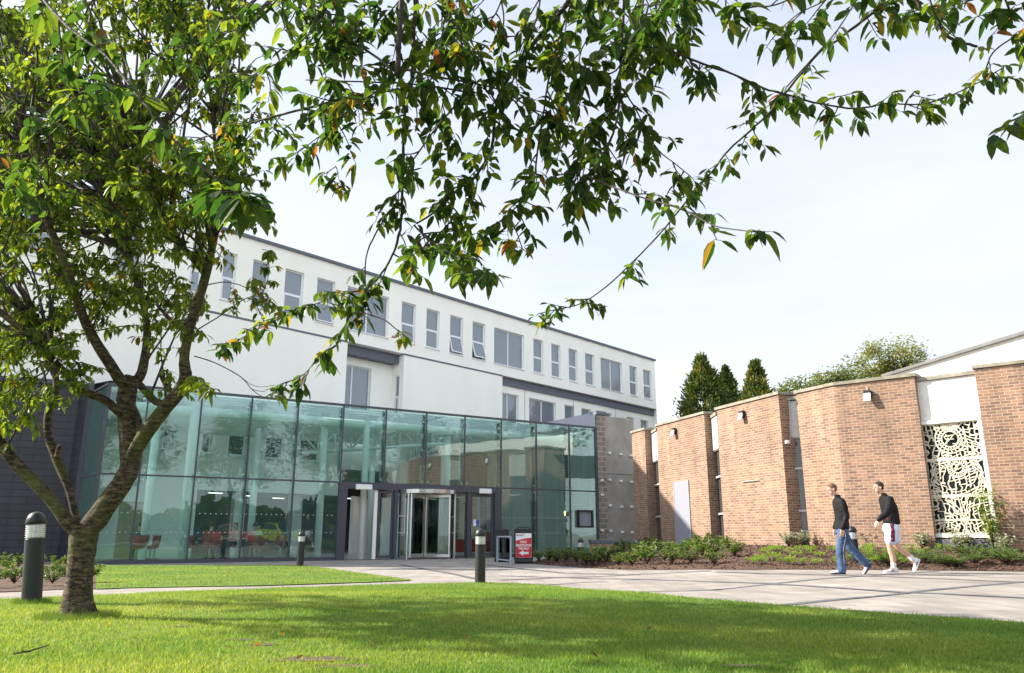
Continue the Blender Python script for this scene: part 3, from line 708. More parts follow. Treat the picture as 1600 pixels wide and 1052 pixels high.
def window(wall, h, out, style, parent, tilt=0, an=None, fm='upvc', gm='winglass'):
    a, b, c, d = h; f = MB(); p = MB(); o = out-.16; an = math.atan2(wall.d.y, wall.d.x)
    def bx(mb, u0, u1, z0, z1, oo=0, th=.06): mb.box(wall.P((u0+u1)/2, (z0+z1)/2, o+oo), (u1-u0, th, z1-z0), an)
    w = .06
    bx(f, a, a+w, c, d); bx(f, b-w, b, c, d); bx(f, a+w, b-w, c, c+w); bx(f, a+w, b-w, d-w, d)
    # sill
    bx(f, a-.04, b+.04, c-.05, c-.003, .12, .2)
    if style == 'sash':
        m_ = c+(d-c)*.47; bx(f, a+w, b-w, m_-.035, m_+.035, .015, .07)
        bx(p, a+w, b-w, m_, d-w, -.01, .012)
        hh = m_-c-w; wd = b-a-2*w; hinge = wall.P((a+b)/2, m_-.03, o+.04)
        T_ = Matrix.Translation(hinge) @ Matrix.Rotation(an, 4, 'Z') @ Matrix.Rotation(-tilt, 4, 'X')
        def lb(mb, x0, x1, z0, z1, y, th):
            i = len(mb.v); x0, x1 = x0, x1
            P = [(x0, y-th/2, z0), (x1, y-th/2, z0), (x1, y+th/2, z0), (x0, y+th/2, z0), (x0, y-th/2, z1), (x1, y-th/2, z1), (x1, y+th/2, z1), (x0, y+th/2, z1)]
            mb.v += [T_ @ Vector(q) for q in P]; mb.f += [tuple(i+k for k in q) for q in ((3, 2, 1, 0), (4, 5, 6, 7), (0, 1, 5, 4), (1, 2, 6, 5), (2, 3, 7, 6), (3, 0, 4, 7))]
        W2 = wd/2; s2 = .055
        lb(f, -W2, -W2+s2, -hh, 0, 0, .05); lb(f, W2-s2, W2, -hh, 0, 0, .05); lb(f, -W2+s2, W2-s2, -hh, -hh+s2, 0, .05); lb(f, -W2+s2, W2-s2, -s2, 0, 0, .05)
        lb(p, -W2+s2, W2-s2, -hh+s2, -s2, 0, .012)
        if tilt: 
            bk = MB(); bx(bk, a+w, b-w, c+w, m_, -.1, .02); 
    elif style == 'wide':
        m_ = (a+b)/2; bx(f, m_-.04, m_+.04, c+w, d-w); bx(p, a+w, m_-.04, c+w, d-w, -.01, .012); bx(p, m_+.04, b-w, c+w, d-w, -.01, .012)
    else:
        bx(p, a+w, b-w, c+w, d-w, -.01, .012)
    fo = f.build('window', M[fm], parent); p.build('pane', M[gm], fo)
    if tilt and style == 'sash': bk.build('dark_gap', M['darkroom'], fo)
    if style != 'plain' and random.random() < .75:   # a curtain or blind behind the glass
        cu = MB(); n = 14; side = random.choice((0, 1)); u0 = a+w if side == 0 else b-w-(b-a)*.42; u1 = u0+(b-a)*.42
        for i in range(n):
            x0, x1 = u0+(u1-u0)*i/n, u0+(u1-u0)*(i+1)/n; y0, y1 = -.03-.03*(i % 2), -.03-.03*((i+1) % 2)
            cu.face([wall.P(x0, c+w, o+y0-.0), wall.P(x1, c+w, o+y1), wall.P(x1, d-w, o+y1), wall.P(x0, d-w, o+y0)])
        cu.build('curtain', M['curtain'], fo)
M['curtain'] = mat('pale_curtain', (.5, .51, .5), .9)
def wgl():
    m = glassmat('grey_glass_painted_sky', (.6, .64, .68), 1.8, 1.8, diff=.38); m.node_tree.nodes['Diffuse BSDF'].inputs[0].default_value = (.40, .46, .54, 1); return m  # pale diffuse layer paints the sky's reflection into the grey panes
M['winglass'] = wgl()
wx = [(284, 304, 's'), (336, 357.6, 's'), (384, 411, 's'), (437, 467.5, 's'), (489, 518, 's', 9), (538, 605, 'w'), (625.5, 648, 's', 4), (665, 686, 's'), (702.5, 723, 's', 14), (738, 758, 's', 17), (772, 819, 'w'), (833.5, 849, 's'), (861.5, 876, 's'), (888.5, 902, 's'), (914, 928, 's'), (938, 971, 'w'), (982.5, 994, 's'), (1003.5, 1016, 's')]
UR = WW.hit(1024, 600)[0]; UL = WW.hit(215, 500)[0]-6
def wu(px, py=550): return WW.hit(px, py)[0]
top_h = []; topw = []
for t in wx:
    h = (wu(t[0]), wu(t[1]), 10.8, 13.0); top_h.append(h); topw.append((h, 'sash' if t[2] == 's' else 'wide', R(t[3]) if len(t) > 3 else 0))
for u in range(3):
    h = (wu(284)-3.2*(u+1), wu(284)-3.2*(u+1)+1.2, 10.8, 13.0); top_h.append(h); topw.append((h, 'sash', 0))
holes_wall(WW, UL, UR, 10.15, ZR, top_h, M['render'], 0, 'upper_wall', .2, blk)
for h, s_, t in topw: window(WW, h, 0, s_, blk, t)
# rooms behind the windows: plain inner partition so the glass looks into depth
rm = MB(); rm.face([WW.P(UL, 7, -3.2), WW.P(UR-.2, 7, -3.2), WW.P(UR-.2, ZR-.2, -3.2), WW.P(UL, ZR-.2, -3.2)]); 
for zz in (10.3, 13.5, 6.9): rm.face([WW.P(UL, zz, -.3), WW.P(UR-.2, zz, -.3), WW.P(UR-.2, zz, -3.2), WW.P(UL, zz, -3.2)])
for t in range(0, 60, 5):
    if UL+t < UR-1: rm.face([WW.P(UL+t, 6.9, -.3), WW.P(UL+t, 6.9, -3.2), WW.P(UL+t, 13.5, -3.2), WW.P(UL+t, 13.5, -.3)])
rm.build('inner_rooms', mat('room_walls', (.45, .46, .47), .9), blk)
# parapet edge
mb = MB(); 
def wbx(mb, u0, u1, z0, z1, out=0, th=.1): mb.box(WW.P((u0+u1)/2, (z0+z1)/2, out), (u1-u0, th, z1-z0), WA_)
wbx(mb, UL, UR+.08, ZR, ZR+.14, 0, .22); mb.build('roof_edge', M['bandmetal'], blk)
mb = MB(); ew2 = 9.0
mb.face([WW.P(UR, 0), WW.P(UR, 0, -ew2), WW.P(UR, ZR, -ew2), WW.P(UR, ZR)]); mb.face([WW.P(UL, 0, -ew2), WW.P(UL, 0), WW.P(UL, ZR), WW.P(UL, ZR, -ew2)]); mb.build('end_wall', M['render'], blk)
mb = MB(); mb.face([WW.P(UL, ZR-.01, -.1), WW.P(UR, ZR-.01, -.1), WW.P(UR, ZR-.01, -ew2), WW.P(UL, ZR-.01, -ew2)]); mb.build('flat_roof', M['coping'], blk)
mb = MB(); mb.face([WW.P(UR-.2, 0, -ew2), WW.P(UL, 0, -ew2), WW.P(UL, ZR, -ew2), WW.P(UR-.2, ZR, -ew2)]); mb.build('rear_wall', M['render'], blk)
# lower storeys: left projecting wall, recess 1, middle block, recess 2
u541, u630, u785 = wu(541, 580), wu(630, 600), wu(785, 600); RD = .95
inner = []
for a, b in ((256, 266), (316, 331), (358, 385), (416, 445), (470.5, 500), (536, 560), (608, 632), (675, 700), (733, 757)): inner.append((wu(a, 690), wu(b, 690), 4.15, 5.28))
ZO = 2.65
uO = wu(305, 800)
inn1 = [h for h in inner if h[1] < u541]
dw = (wu(183, 820), wu(233, 820), 0.02, 2.1)
holes_wall(WW, UL, u541, ZO, 10.1, inn1, M['render'], 0, 'left_wall', .2, blk)
holes_wall(WW, UL, uO, 0, ZO, [dw], M['render'], 0, 'ground_wall', .2, blk)
for h in inn1: window(WW, h, 0, 'plain', blk, 0, gm='darkglass')
dd = MB(); dd.box(WW.P((dw[0]+dw[1])/2, 1.05, -.1), (dw[1]-dw[0], .05, 2.1), WA_); dd.build('door', M['wood'], blk)
# recess 1 (set back) with big window, middle block, recess 2
big = (wu(542.5, 600), wu(600, 600), 6.9, 9.3)
big = (u541+.02, wu(600, 600)-0.1, 6.9, 9.25)
i2 = [h for h in inner if u541 < (h[0]+h[1])/2 < u630]
holes_wall(WW, u541-1, u630, 4.0, 9.65, [big], M['render'], -RD, 'recess_wall', .15, blk); window(WW, big, -RD, 'wide', blk)
ret = Wall(WW.P(u630, 0, 0).xy, WW.P(u630, 0, -RD).xy); retf = Wall(WW.P(u630, 0, -RD).xy, WW.P(u630, 0, 0).xy)
sh = (.25, .62, 6.9, 9.05)
holes_wall(retf, 0, RD, ZO, 10.1, [sh], M['render'], 0, 'return_wall', .08, blk); window(retf, sh, .06, 'sash', blk)
holes_wall(WW, u630, u785, ZO, 10.1, [h for h in inner if u630 < h[0] < u785], M['render'], 0, 'middle_wall', .2, blk)
for h in inner:
    if u630 < h[0] < u785: window(WW, h, 0, 'plain', blk, 0, gm='darkglass')
low = []
for a, b in ((785.5, 817), (833.5, 875.5), (889, 903.5), (915, 930), (950, 962), (985.5, 996), (1006.5, 1018)):
    low.append((wu(a, 640), wu(b, 640), 6.9, 9.2))
RD2 = .35
holes_wall(WW, u785-.3, UR, ZO, 9.65, low, M['render'], -RD2, 'lower_wall', .18, blk)
for k, h in enumerate(low): window(WW, h, -RD2, 'wide' if k < 2 else 'sash', blk)
mb = MB(); wbx(mb, u785, UR, 9.65, 10.12, -RD2+.06, .1); mb.build('fascia_band', M['bandmetal'], blk)
mb = MB(); wbx(mb, u541, u630, 9.65, 10.12, -RD+.5, .1); mb.face([WW.P(u541, 9.66, -RD+.45), WW.P(u630, 9.66, -RD+.45), WW.P(u630, 9.66, -RD), WW.P(u541, 9.66, -RD)][::-1]); mb.build('fascia_band', M['bandmetal'], blk)
mb = MB(); wbx(mb, UL, u541, 10.08, 10.17, .0, .04); wbx(mb, u630, u785, 10.08, 10.17, .0, .04); mb.build('floor_band', M['bandmetal'], blk)
mb = MB(); mb.face([WW.P(u785, 10.14, 0), WW.P(UR, 10.14, 0), WW.P(UR, 10.14, -RD2-.1), WW.P(u785, 10.14, -RD2-.1)][::-1]); mb.face([WW.P(u541, 10.14, 0), WW.P(u630, 10.14, 0), WW.P(u630, 10.14, -RD), WW.P(u541, 10.14, -RD)][::-1]); 
mb.face([WW.P(u785, ZO, -.3-RD2), WW.P(u785, 10.1, -RD2-.3), WW.P(u785, 10.1, 0), WW.P(u785, ZO, 0)]); mb.build('soffit', M['render'], blk)
# left projecting wall's own end and the dim ground-floor room behind the opening
mb = MB(); mb.face([WW.P(u541, ZO, 0), WW.P(u541, ZO, -RD), WW.P(u541, 10.1, -RD), WW.P(u541, 10.1, 0)]); mb.build('return_wall', M['render'], blk)
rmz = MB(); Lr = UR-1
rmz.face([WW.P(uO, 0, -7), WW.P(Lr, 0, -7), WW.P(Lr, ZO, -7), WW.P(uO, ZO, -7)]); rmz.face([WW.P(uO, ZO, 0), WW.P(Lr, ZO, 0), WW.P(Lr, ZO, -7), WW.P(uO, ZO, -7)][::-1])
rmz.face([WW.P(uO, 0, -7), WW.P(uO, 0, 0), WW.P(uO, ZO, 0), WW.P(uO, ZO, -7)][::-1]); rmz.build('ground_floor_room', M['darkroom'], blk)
M['glow'] = mat('lit_lamp', (1, .8, .5), .5); M['glow'].node_tree.nodes['Principled BSDF'].inputs['Emission Color'].default_value = (1, .6, .25, 1); M['glow'].node_tree.nodes['Principled BSDF'].inputs['Emission Strength'].default_value = 3
lp = MB()
for k in range(8):
    lp.box(WW.P(uO+1.6+k*2.3, ZO-.03, -1.5-1.2*(k % 3)), (.6, .12, .02), WA_)
M['tubeglow'] = mat('lit_ceiling_panel', (1, 1, 1), .5); M['tubeglow'].node_tree.nodes['Principled BSDF'].inputs['Emission Color'].default_value = (1, .98, .85, 1); M['tubeglow'].node_tree.nodes['Principled BSDF'].inputs['Emission Strength'].default_value = 1.2
lp.build('ceiling_light', M['tubeglow'], blk)
for k in range(5):
    mb = MB(); u = uO+2.2+k*3.4; mb.box(WW.P(u, ZO/2, -.6-.8*(k % 2)), (.5, .3, ZO), WA_); mb.build('pillar', M['interior'], blk)
mb = MB(); mb.box(WW.P(wu(560, 820), ZO/2, -.2), (1.4, .15, ZO), WA_+.6); mb.box(WW.P(wu(600, 820)+.5, ZO/2, .3), (1.5, .15, ZO), WA_-.5); mb.build('lobby_partition', M['interior'], blk)
PEND = []
for px in (659, 689, 565, 700):
    u = wu(px, 800); c = WW.P(u, 1.9, .7); t = thing('pendant_lamp', c, {659: 'glowing amber pendant lamp seen through the left of the revolving door', 689: 'glowing amber pendant lamp seen through the right of the revolving door', 565: 'glowing amber pendant lamp seen through the open sliding doorway', 700: 'amber pendant lamp farthest right behind the revolving door'}[px], 'lamp', 'pendant lamps in the lobby')
    mb = MB(); mb.lathe([(.03, -.02), (.06, .02), (.05, .2), (.02, .24)], c, 12); mb.build('lamp_shade', M['glow'], t); mb = MB(); mb.tube([c+Vector((0, 0, .24)), c+Vector((0, 0, .75))], .006, 5); mb.build('cord', M['black'], t)
# reception desk
dk = thing('reception_desk', WW.P(wu(680, 820), 0, 1.6), 'low dark red reception desk seen through the revolving door', 'desk'); mb = MB(); mb.box(WW.P(wu(680, 820), .5, 1.6), (4.2, .7, 1.0), WA_, bev=.03); mb.build('counter_front', M['redfab'], dk)
mb = MB(); mb.box(WW.P(wu(680, 820), 1.03, 1.6), (4.3, .85, .05), WA_); mb.build('counter_top', M['wood'], dk)
# ================================================================ DARK CLAD BLOCK at the left
clad = thing('slate_clad_block', (-16, 28, 0), 'dark slate-blue clad block beside the left end of the glass entrance', 'building')
pA = RW.P(0, 0); pA = Vector((pA.x, pA.y)); c1 = atD(92, 850, pA.y+1.2).xy; c0 = atD(-150, 850, pA.y-.6).xy
mb = MB(); HB = 6.0
for p, q, m_ in ((c0, c1, 0), (c1, atD(106, 850, pA.y+.45).xy, 0)):
    l = (q-p).length; mb.face([(p.x, p.y, 0), (q.x, q.y, 0), (q.x, q.y, HB), (p.x, p.y, HB)], [(0, 0), (l, 0), (l, HB), (0, HB)])
mb.face([(c0.x, c0.y, HB), (c1.x, c1.y, HB), (pA.x+.5, pA.y+.1, HB), (pA.x+2, pA.y+9, HB), (c0.x, c0.y+9, HB)]); mb.face([(c0.x, c0.y+9, 0), (c0.x, c0.y, 0), (c0.x, c0.y, HB), (c0.x, c0.y+9, HB)])
mb.build('cladding', M['slate'], clad)
q = atD(106, 850, pA.y+.45).xy; mb = MB(); mb.face([(q.x, q.y, 0), (pA.x, pA.y, 0), (pA.x, pA.y, HB), (q.x, q.y, HB)]); mb.build('corner_panel', M['darkmetal'], clad)
mb = MB(); w_ = Wall(c0, c1); mb.box(w_.P(w_.L/2, HB+.08, .0), (w_.L+.2, .3, .16), math.atan2(w_.d.y, w_.d.x)); mb.build('roof_edge', M['darkmetal'], clad)
# ================================================================ END PIER between glass and brick
pier = thing('entrance_end_pier', FW.P(S_end+.6, 0), 'raw blockwork pier and bare concrete wall with small white brackets right of the glass', 'wall')
ua, ub, uc = fs(932, 700)+.06, fs(946.5, 700), fs(992, 700)
ZB = 6.15
mb = MB(); 
p = [FW.P(ua, 0, .0), FW.P(ub, 0, .0), FW.P(ub, 0, -.4), FW.P(ua, 0, -.4)]; mb.prism([(v.x, v.y) for v in p], 0.2, ZB-.02); mb.build('blockwork', M['blocks'], pier)
mb = MB(); p = [FW.P(ub+.005, 0, -.06), FW.P(uc, 0, -.06), FW.P(uc, 0, -.4), FW.P(ub+.005, 0, -.4)]; mb.prism([(v.x, v.y) for v in p], 0.2, 6.12); mb.build('concrete_wall', M['concrete'], pier)
mb = MB(); fbox(mb, ub+.01, uc-.01, 3.52, 3.545, -.056, .01); mb.build('pour_joint', M['inlay'], pier)
br = MB()
for px, py in ((952, 708), (970, 710), (985.5, 712), (953, 750), (970.5, 752), (986.5, 753), (953.5, 790), (971.5, 792), (987, 792), (954, 829.5), (972.5, 831.5), (988, 832), (939.7, 751), (940, 773.5), (940, 829)):
    u, z = FW.hit(px, py); br = MB(); br.box(FW.P(u, z, -.0 if px > 946 else .05), (.12, .12, .09), FA, bev=.01); br.build('bracket', M['white'], pier)
mb = MB(); fbox(mb, ua-.05, ub+.03, ZB, ZB+.16, -.2, .5); p1 = FW.P(ua-.0, 0, 0); p2 = FW.P(ua, 0, -6)
mb.build('cap', M['bandmetal'], pier); mb = MB()
mb.face([FW.P(ua-.05, 5.5, -.05), FW.P(ua-.05, 5.5, -9), FW.P(ua-.05, ZB+.1, -9), FW.P(ua-.05, ZB+.1, -.05)][::-1]); mb.face([FW.P(ua-.05, ZB+.1, -.05), FW.P(ua-.05, ZB+.1, -9), FW.P(ua+.2, ZB+.1, -9), FW.P(ua+.2, ZB+.1, -.05)][::-1]); mb.build('parapet', M['lightmetal'], pier)
# low brick planter wall
plw = thing('planter_wall', atD(950, 860, 31).xy.to_3d(), 'low orange brick planter wall with a dark soldier course on top', 'wall')
pa = atD(927, 868, 30.6); pb = atD(1000, 865, 29.6); pc = atD(921, 868, 32.4)
w1 = Wall(pa.xy, pb.xy); w2 = Wall(pc.xy, pa.xy)
zt = atD(927, 850, 30.6).z
mb = MB(); bk = w1.P(w1.L, 0, -.5); mb.prism([(pa.x, pa.y), (pb.x, pb.y), (bk.x, bk.y), (pc.x+.3, pc.y), (pc.x, pc.y)], 0, zt); mb.build('wall', M['planterbrick'], plw)
mb = MB(); n = int(w1.L/.085)
for i in range(n): mb.box(w1.P(.04+i*.085, zt+.075, -.08), (.072, .24, .14), math.atan2(w1.d.y, w1.d.x), bev=.006)
for i in range(int(w2.L/.085)): mb.box(w2.P(.04+i*.085, zt+.075, -.08), (.072, .24, .14), math.atan2(w2.d.y, w2.d.x), bev=.006)
mb.build('soldier_course', M['bandmetal'], plw)
# ================================================================ STREET FURNITURE
def bollard(loc, label):
    t = thing('bollard', loc, label, 'bollard', 'black lit bollards along the paths')
    a = LB(); a.lathe([(.1, -.25), (.1, .70), (.095, .705), (.09, .706)], n=28); a.build('post', M['black'], t, smooth=False)
    a = LB(); a.lathe([(.088, .705), (.088, .86)], n=24); a.build('lamp', M['lampcore'], t, smooth=True)
    a = LB(); prof = []
    for k in range(6):
        z = .715+k*.0245; prof += [(.089, z), (.101, z+.003), (.101, z+.009), (.089, z+.017)]
    a.lathe(prof, n=28); a.build('louvre', M['louvre'], t)
    a = LB(); pr = [(.088, .858), (.102, .862), (.102, .893)]+[(.102*math.cos(R(x)), .893+.107*math.sin(R(x))) for x in (12, 24, 36, 48, 60, 72, 82)]+[(.002, 1.0)]; a.lathe(pr, n=28); a.build('cap', M['black'], t, smooth=True)
    return t
M['lampcore'] = mat('lamp_diffuser', (.75, .76, .76), .3)
p = atG(49, 945); b1 = bollard((p.x, p.y, p.z), 'nearest bollard, tall black post standing left of the tree trunk')
b1.rotation_euler = (0, R(-5.2), 0)
def bat(px, topy, D, lab):
    q = atD(px, topy, D); copytree(b1, (q.x, q.y, q.z-1.0), label=lab, group='black lit bollards along the paths')
bat(751, 826, 15.4, 'black bollard on the corner of the lawn in front of the side door')
bat(472, 830, 23.2, 'black bollard against the glass on the far edge of the back lawn')
bat(1330.5, 822, 18.6, 'black bollard in the mulch between the two walking men')
bat(907, 841, 27.3, 'smallest looking black bollard, among shrubs by the right end of the glass')
# A-board
ab = thing('sign_board', atD(818, 879, 25.5), 'red poster pavement sign reading EVENT REGISTRATION THIS WAY by the side door', 'sign')
q0 = atD(803.5, 878, 25.5); q1 = atD(833, 878, 25.5); wab = Wall(q0.xy, q1.xy); aan = math.atan2(wab.d.y, wab.d.x); HT = atD(818, 826, 25.5).z
def abx(mb, u0, u1, z0, z1, out, th, bev=0): mb.box(wab.P((u0+u1)/2, (z0+z1)/2, out), (u1-u0, th, z1-z0), aan, bev=bev)
fr = MB(); La = wab.L; abx(fr, 0, La, .1, HT, 0, .06, .025); fr.build('board', M['black'], ab)
b_ = MB(); b_.box(wab.P(La/2, .07, -.1), (La*.98, .42, .12), aan, bev=.03); b_.build('base', M['black'], ab)
b_ = MB(); b_.tube([wab.P(.1, HT-.01, -.0), wab.P(.13, HT+.04, 0), wab.P(La-.13, HT+.04, 0), wab.P(La-.1, HT-.01, 0)], .015, 6); b_.build('handle', M['black'], ab)
u0p, z1p = wab.hit(805.3, 833.5); u1p, z0p = wab.hit(831, 871.5)
po = MB(); abx(po, .05, La-.05, z0p, z1p, .032, .008); poster = po.build('poster', M['paper'], ab)
rd_ = MB(); n = 10; xs = [.055+(La-.11)*i/n for i in range(n+1)]
for a, b in zip(xs, xs[1:]):
    fa = z1p-.2+.14*((a/La))**.6*1.0-.06; fb = z1p-.2+.14*((b/La))**.6-.06
    rd_.face([wab.P(a, z0p+.005, .0375), wab.P(b, z0p+.005, .0375), wab.P(b, fb, .0375), wab.P(a, fa, .0375)])
rd_.build('red_panel', M['red'], poster)
def text(s, size, c, an, m, parent, name='lettering', sx=1.0, bold=.0, tilt=0, up=None):
    cu = bpy.data.curves.new(name, 'FONT'); cu.body = s; cu.size = size; cu.align_x = 'CENTER'; cu.align_y = 'CENTER'; cu.extrude = .001; cu.offset = bold; cu.resolution_u = 2
    tmp = bpy.data.objects.new('tmp', cu); me = bpy.data.meshes.new_from_object(tmp); bpy.data.objects.remove(tmp); me.name = name
    X = Matrix.Translation(c) @ Matrix.Rotation(an, 4, 'Z') @ Matrix.Rotation(math.pi/2, 4, 'X') @ Matrix.Rotation(tilt, 4, 'Z') @ Matrix.Diagonal((sx, 1, 1, 1))
    X = Matrix.Translation(-WORLD[parent.name]) @ X; me.transform(X); me.materials.clear(); me.materials.append(m)
    o = bpy.data.objects.new(name, me); COL.objects.link(o); o.parent = parent; return o
zc = (z0p+z1p)/2
text('EVENT\nREGISTRATION\nTHIS WAY', .1, wab.P(La/2, zc-.03+.03, .041), aan, M['paper'], poster, sx=.72, bold=.003)
text('University', .05, wab.P(La/2+.02, z1p-.05, .041), aan, M['inlay'], poster, sx=.8) if False else None
bp_ = MB(); abx(bp_, .07, .11, z1p-.09, z1p-.03, .04, .004); bp_.build('crest', M['red'], poster)
bp_ = MB(); 
for k, (a, b) in enumerate(((.125, .34), (.125, .28))): abx(bp_, a, b, z1p-.05-.03*k, z1p-.035-.03*k, .04, .004)
bp_.build('small_print', M['inlay'], poster)
ar = MB(); za = z0p+.14; x0, x1 = La*.24, La*.76
ar.face([wab.P(x0, za, .042), wab.P(x0+.14, za-.085, .042), wab.P(x0+.14, za-.035, .042), wab.P(x1, za-.035, .042), wab.P(x1, za+.035, .042), wab.P(x0+.14, za+.035, .042), wab.P(x0+.14, za+.085, .042)]); ar.build('arrow', M['paper'], poster)
# second board seen edge-behind and the steel guard rail
sb_ = thing('sign_board', atD(785, 875, 27), 'plain black board half hidden behind the steel guard frame', 'sign'); mb = MB(); q = atD(784.5, 852, 27); mb.box(q, (.46, .06, 1.05), aan, bev=.02); mb.build('board', M['black'], sb_); mb = MB(); mb.box((q.x, q.y, .06), (.5, .4, .1), aan, bev=.02); mb.build('base', M['black'], sb_)
gf = thing('guard_rail', atD(788, 880, 25.2), 'steel-framed glass guard panel standing beside the side door', 'barrier')
q0 = atD(777, 878, 26.0); q1 = atD(798, 880, 24.4); wg = Wall(q0.xy, q1.xy); hz = atD(798, 839, 24.4).z
mb = MB(); mb.tube([wg.P(0, 0), wg.P(0, hz), wg.P(wg.L, hz), wg.P(wg.L, 0)], .028, 8); mb.tube([wg.P(0, .12), wg.P(wg.L, .12)], .022, 8); mb.build('frame', M['lightmetal'], gf)
mb = MB(); mb.box(wg.P(wg.L/2, (hz+.12)/2, 0), (wg.L-.12, .012, hz-.25), math.atan2(wg.d.y, wg.d.x)); mb.build('pane', M['clearglass'], gf)
# lettering on the inner poster behind the side door
u, z = FW.hit(753, 800)
pst = thing('wall_poster', FW.P(u, 1.6, -1.2), 'tall pale information poster behind the side door glass', 'poster'); mb = MB(); mb.box(FW.P(u+.1, 1.55, -1.2), (1.0, .03, 1.7), FA); ps_ = mb.build('sheet', mat('poster_sheet', (.55, .55, .5), .7), pst)
text('information\npoint', .13, FW.P(u+.05, 2.05, -1.18), FA, M['inlay'], ps_); text('intro', .34, FW.P(u+.12, 1.45, -1.18), FA, M['wood'], ps_, tilt=R(48), bold=.005)
# ================================================================ CHERRY TREES
rt = random.Random(11)
def barkmat():
    m = bpy.data.materials.new('cherry_bark'); m.use_nodes = True; nt, N, L = nodes(m); b = N['Principled BSDF']; b.inputs['Roughness'].default_value = .85
    b.inputs['Specular IOR Level'].default_value = .25
    tc = N.new('ShaderNodeTexCoord'); mp = N.new('ShaderNodeMapping'); mp.inputs['Scale'].default_value = (9, 9, 26); L.new(tc.outputs['Object'], mp.inputs[0])
    n = N.new('ShaderNodeTexNoise'); n.inputs['Scale'].default_value = 1.5; n.inputs['Detail'].default_value = 11; n.inputs['Roughness'].default_value = .78; L.new(mp.outputs[0], n.inputs['Vector'])
    r = N.new('ShaderNodeValToRGB'); e = r.color_ramp.elements; e[0].position = .42; e[0].color = (.016, .011, .008, 1); e[1].position = .62; e[1].color = (.19, .145, .095, 1); x = e.new(.5); x.color = (.065, .047, .031, 1)
    L.new(n.outputs['Fac'], r.inputs[0])
    n2 = N.new('ShaderNodeTexNoise'); n2.inputs['Scale'].default_value = 3.2; n2.inputs['Detail'].default_value = 6; L.new(tc.outputs['Object'], n2.inputs['Vector'])
    r2 = N.new('ShaderNodeValToRGB'); r2.color_ramp.elements[0].position = .48; r2.color_ramp.elements[1].position = .62; L.new(n2.outputs['Fac'], r2.inputs[0])
    mx = N.new('ShaderNodeMix'); mx.data_type = 'RGBA'; L.new(r2.outputs[0], mx.inputs[0]); L.new(r.outputs[0], mx.inputs[6]); mx.inputs[7].default_value = (.10, .11, .03, 1)
    mf = N.new('ShaderNodeMath'); mf.operation = 'MULTIPLY'; mf.inputs[1].default_value = .55; L.new(r2.outputs[0], mf.inputs[0]); L.new(mf.outputs[0], mx.inputs[0])
    L.new(mx.outputs[2], b.inputs['Base Color'])
    bp = N.new('ShaderNodeBump'); bp.inputs['Strength'].default_value = .9; bp.inputs['Distance'].default_value = .02; L.new(n.outputs['Fac'], bp.inputs['Height']); L.new(bp.outputs[0], b.inputs['Normal'])
    return m
M['bark'] = barkmat(); M['twig'] = mat('dark_twig', (.022, .016, .013), .8, (.06, .045, .035), 12, .3, 60)
RAMP = [(0, (.012, .038, .009)), (.35, (.034, .074, .017)), (.7, (.10, .145, .02)), (.86, (.14, .17, .022)), (.93, (.19, .155, .022)), (.97, (.18, .08, .018)), (1.0, (.16, .035, .015))]
M['leaf'] = leafmat('cherry_leaf', RAMP, .58)
def catmull(P, n=5):
    out = []
    for i in range(len(P)-1):
        p0 = P[max(i-1, 0)]; p1 = P[i]; p2 = P[i+1]; p3 = P[min(i+2, len(P)-1)]
        for k in range(n):
            t = k/n; out.append(.5*((2*p1)+(-p0+p2)*t+(2*p0-5*p1+4*p2-p3)*t*t+(-p0+3*p1-3*p2+p3)*t**3))
    out.append(P[-1].copy()); return out
def otube(mb, P, rad, n=8, rough=.06, cap=True):
    up = None; rings = []
    for k, p in enumerate(P):
        t = (P[min(k+1, len(P)-1)]-P[max(k-1, 0)]).normalized()
        if up is None: up = Vector((0, 0, 1)) if abs(t.z) < .9 else Vector((1, 0, 0))
        u = (up-t*up.dot(t)).normalized(); up = u; w = t.cross(u)
        rings.append([p+(u*math.cos(2*math.pi*j/n)+w*math.sin(2*math.pi*j/n))*rad[k]*(1+rt.uniform(-rough, rough)) for j in range(n)])
    mb.rings(rings, cap)
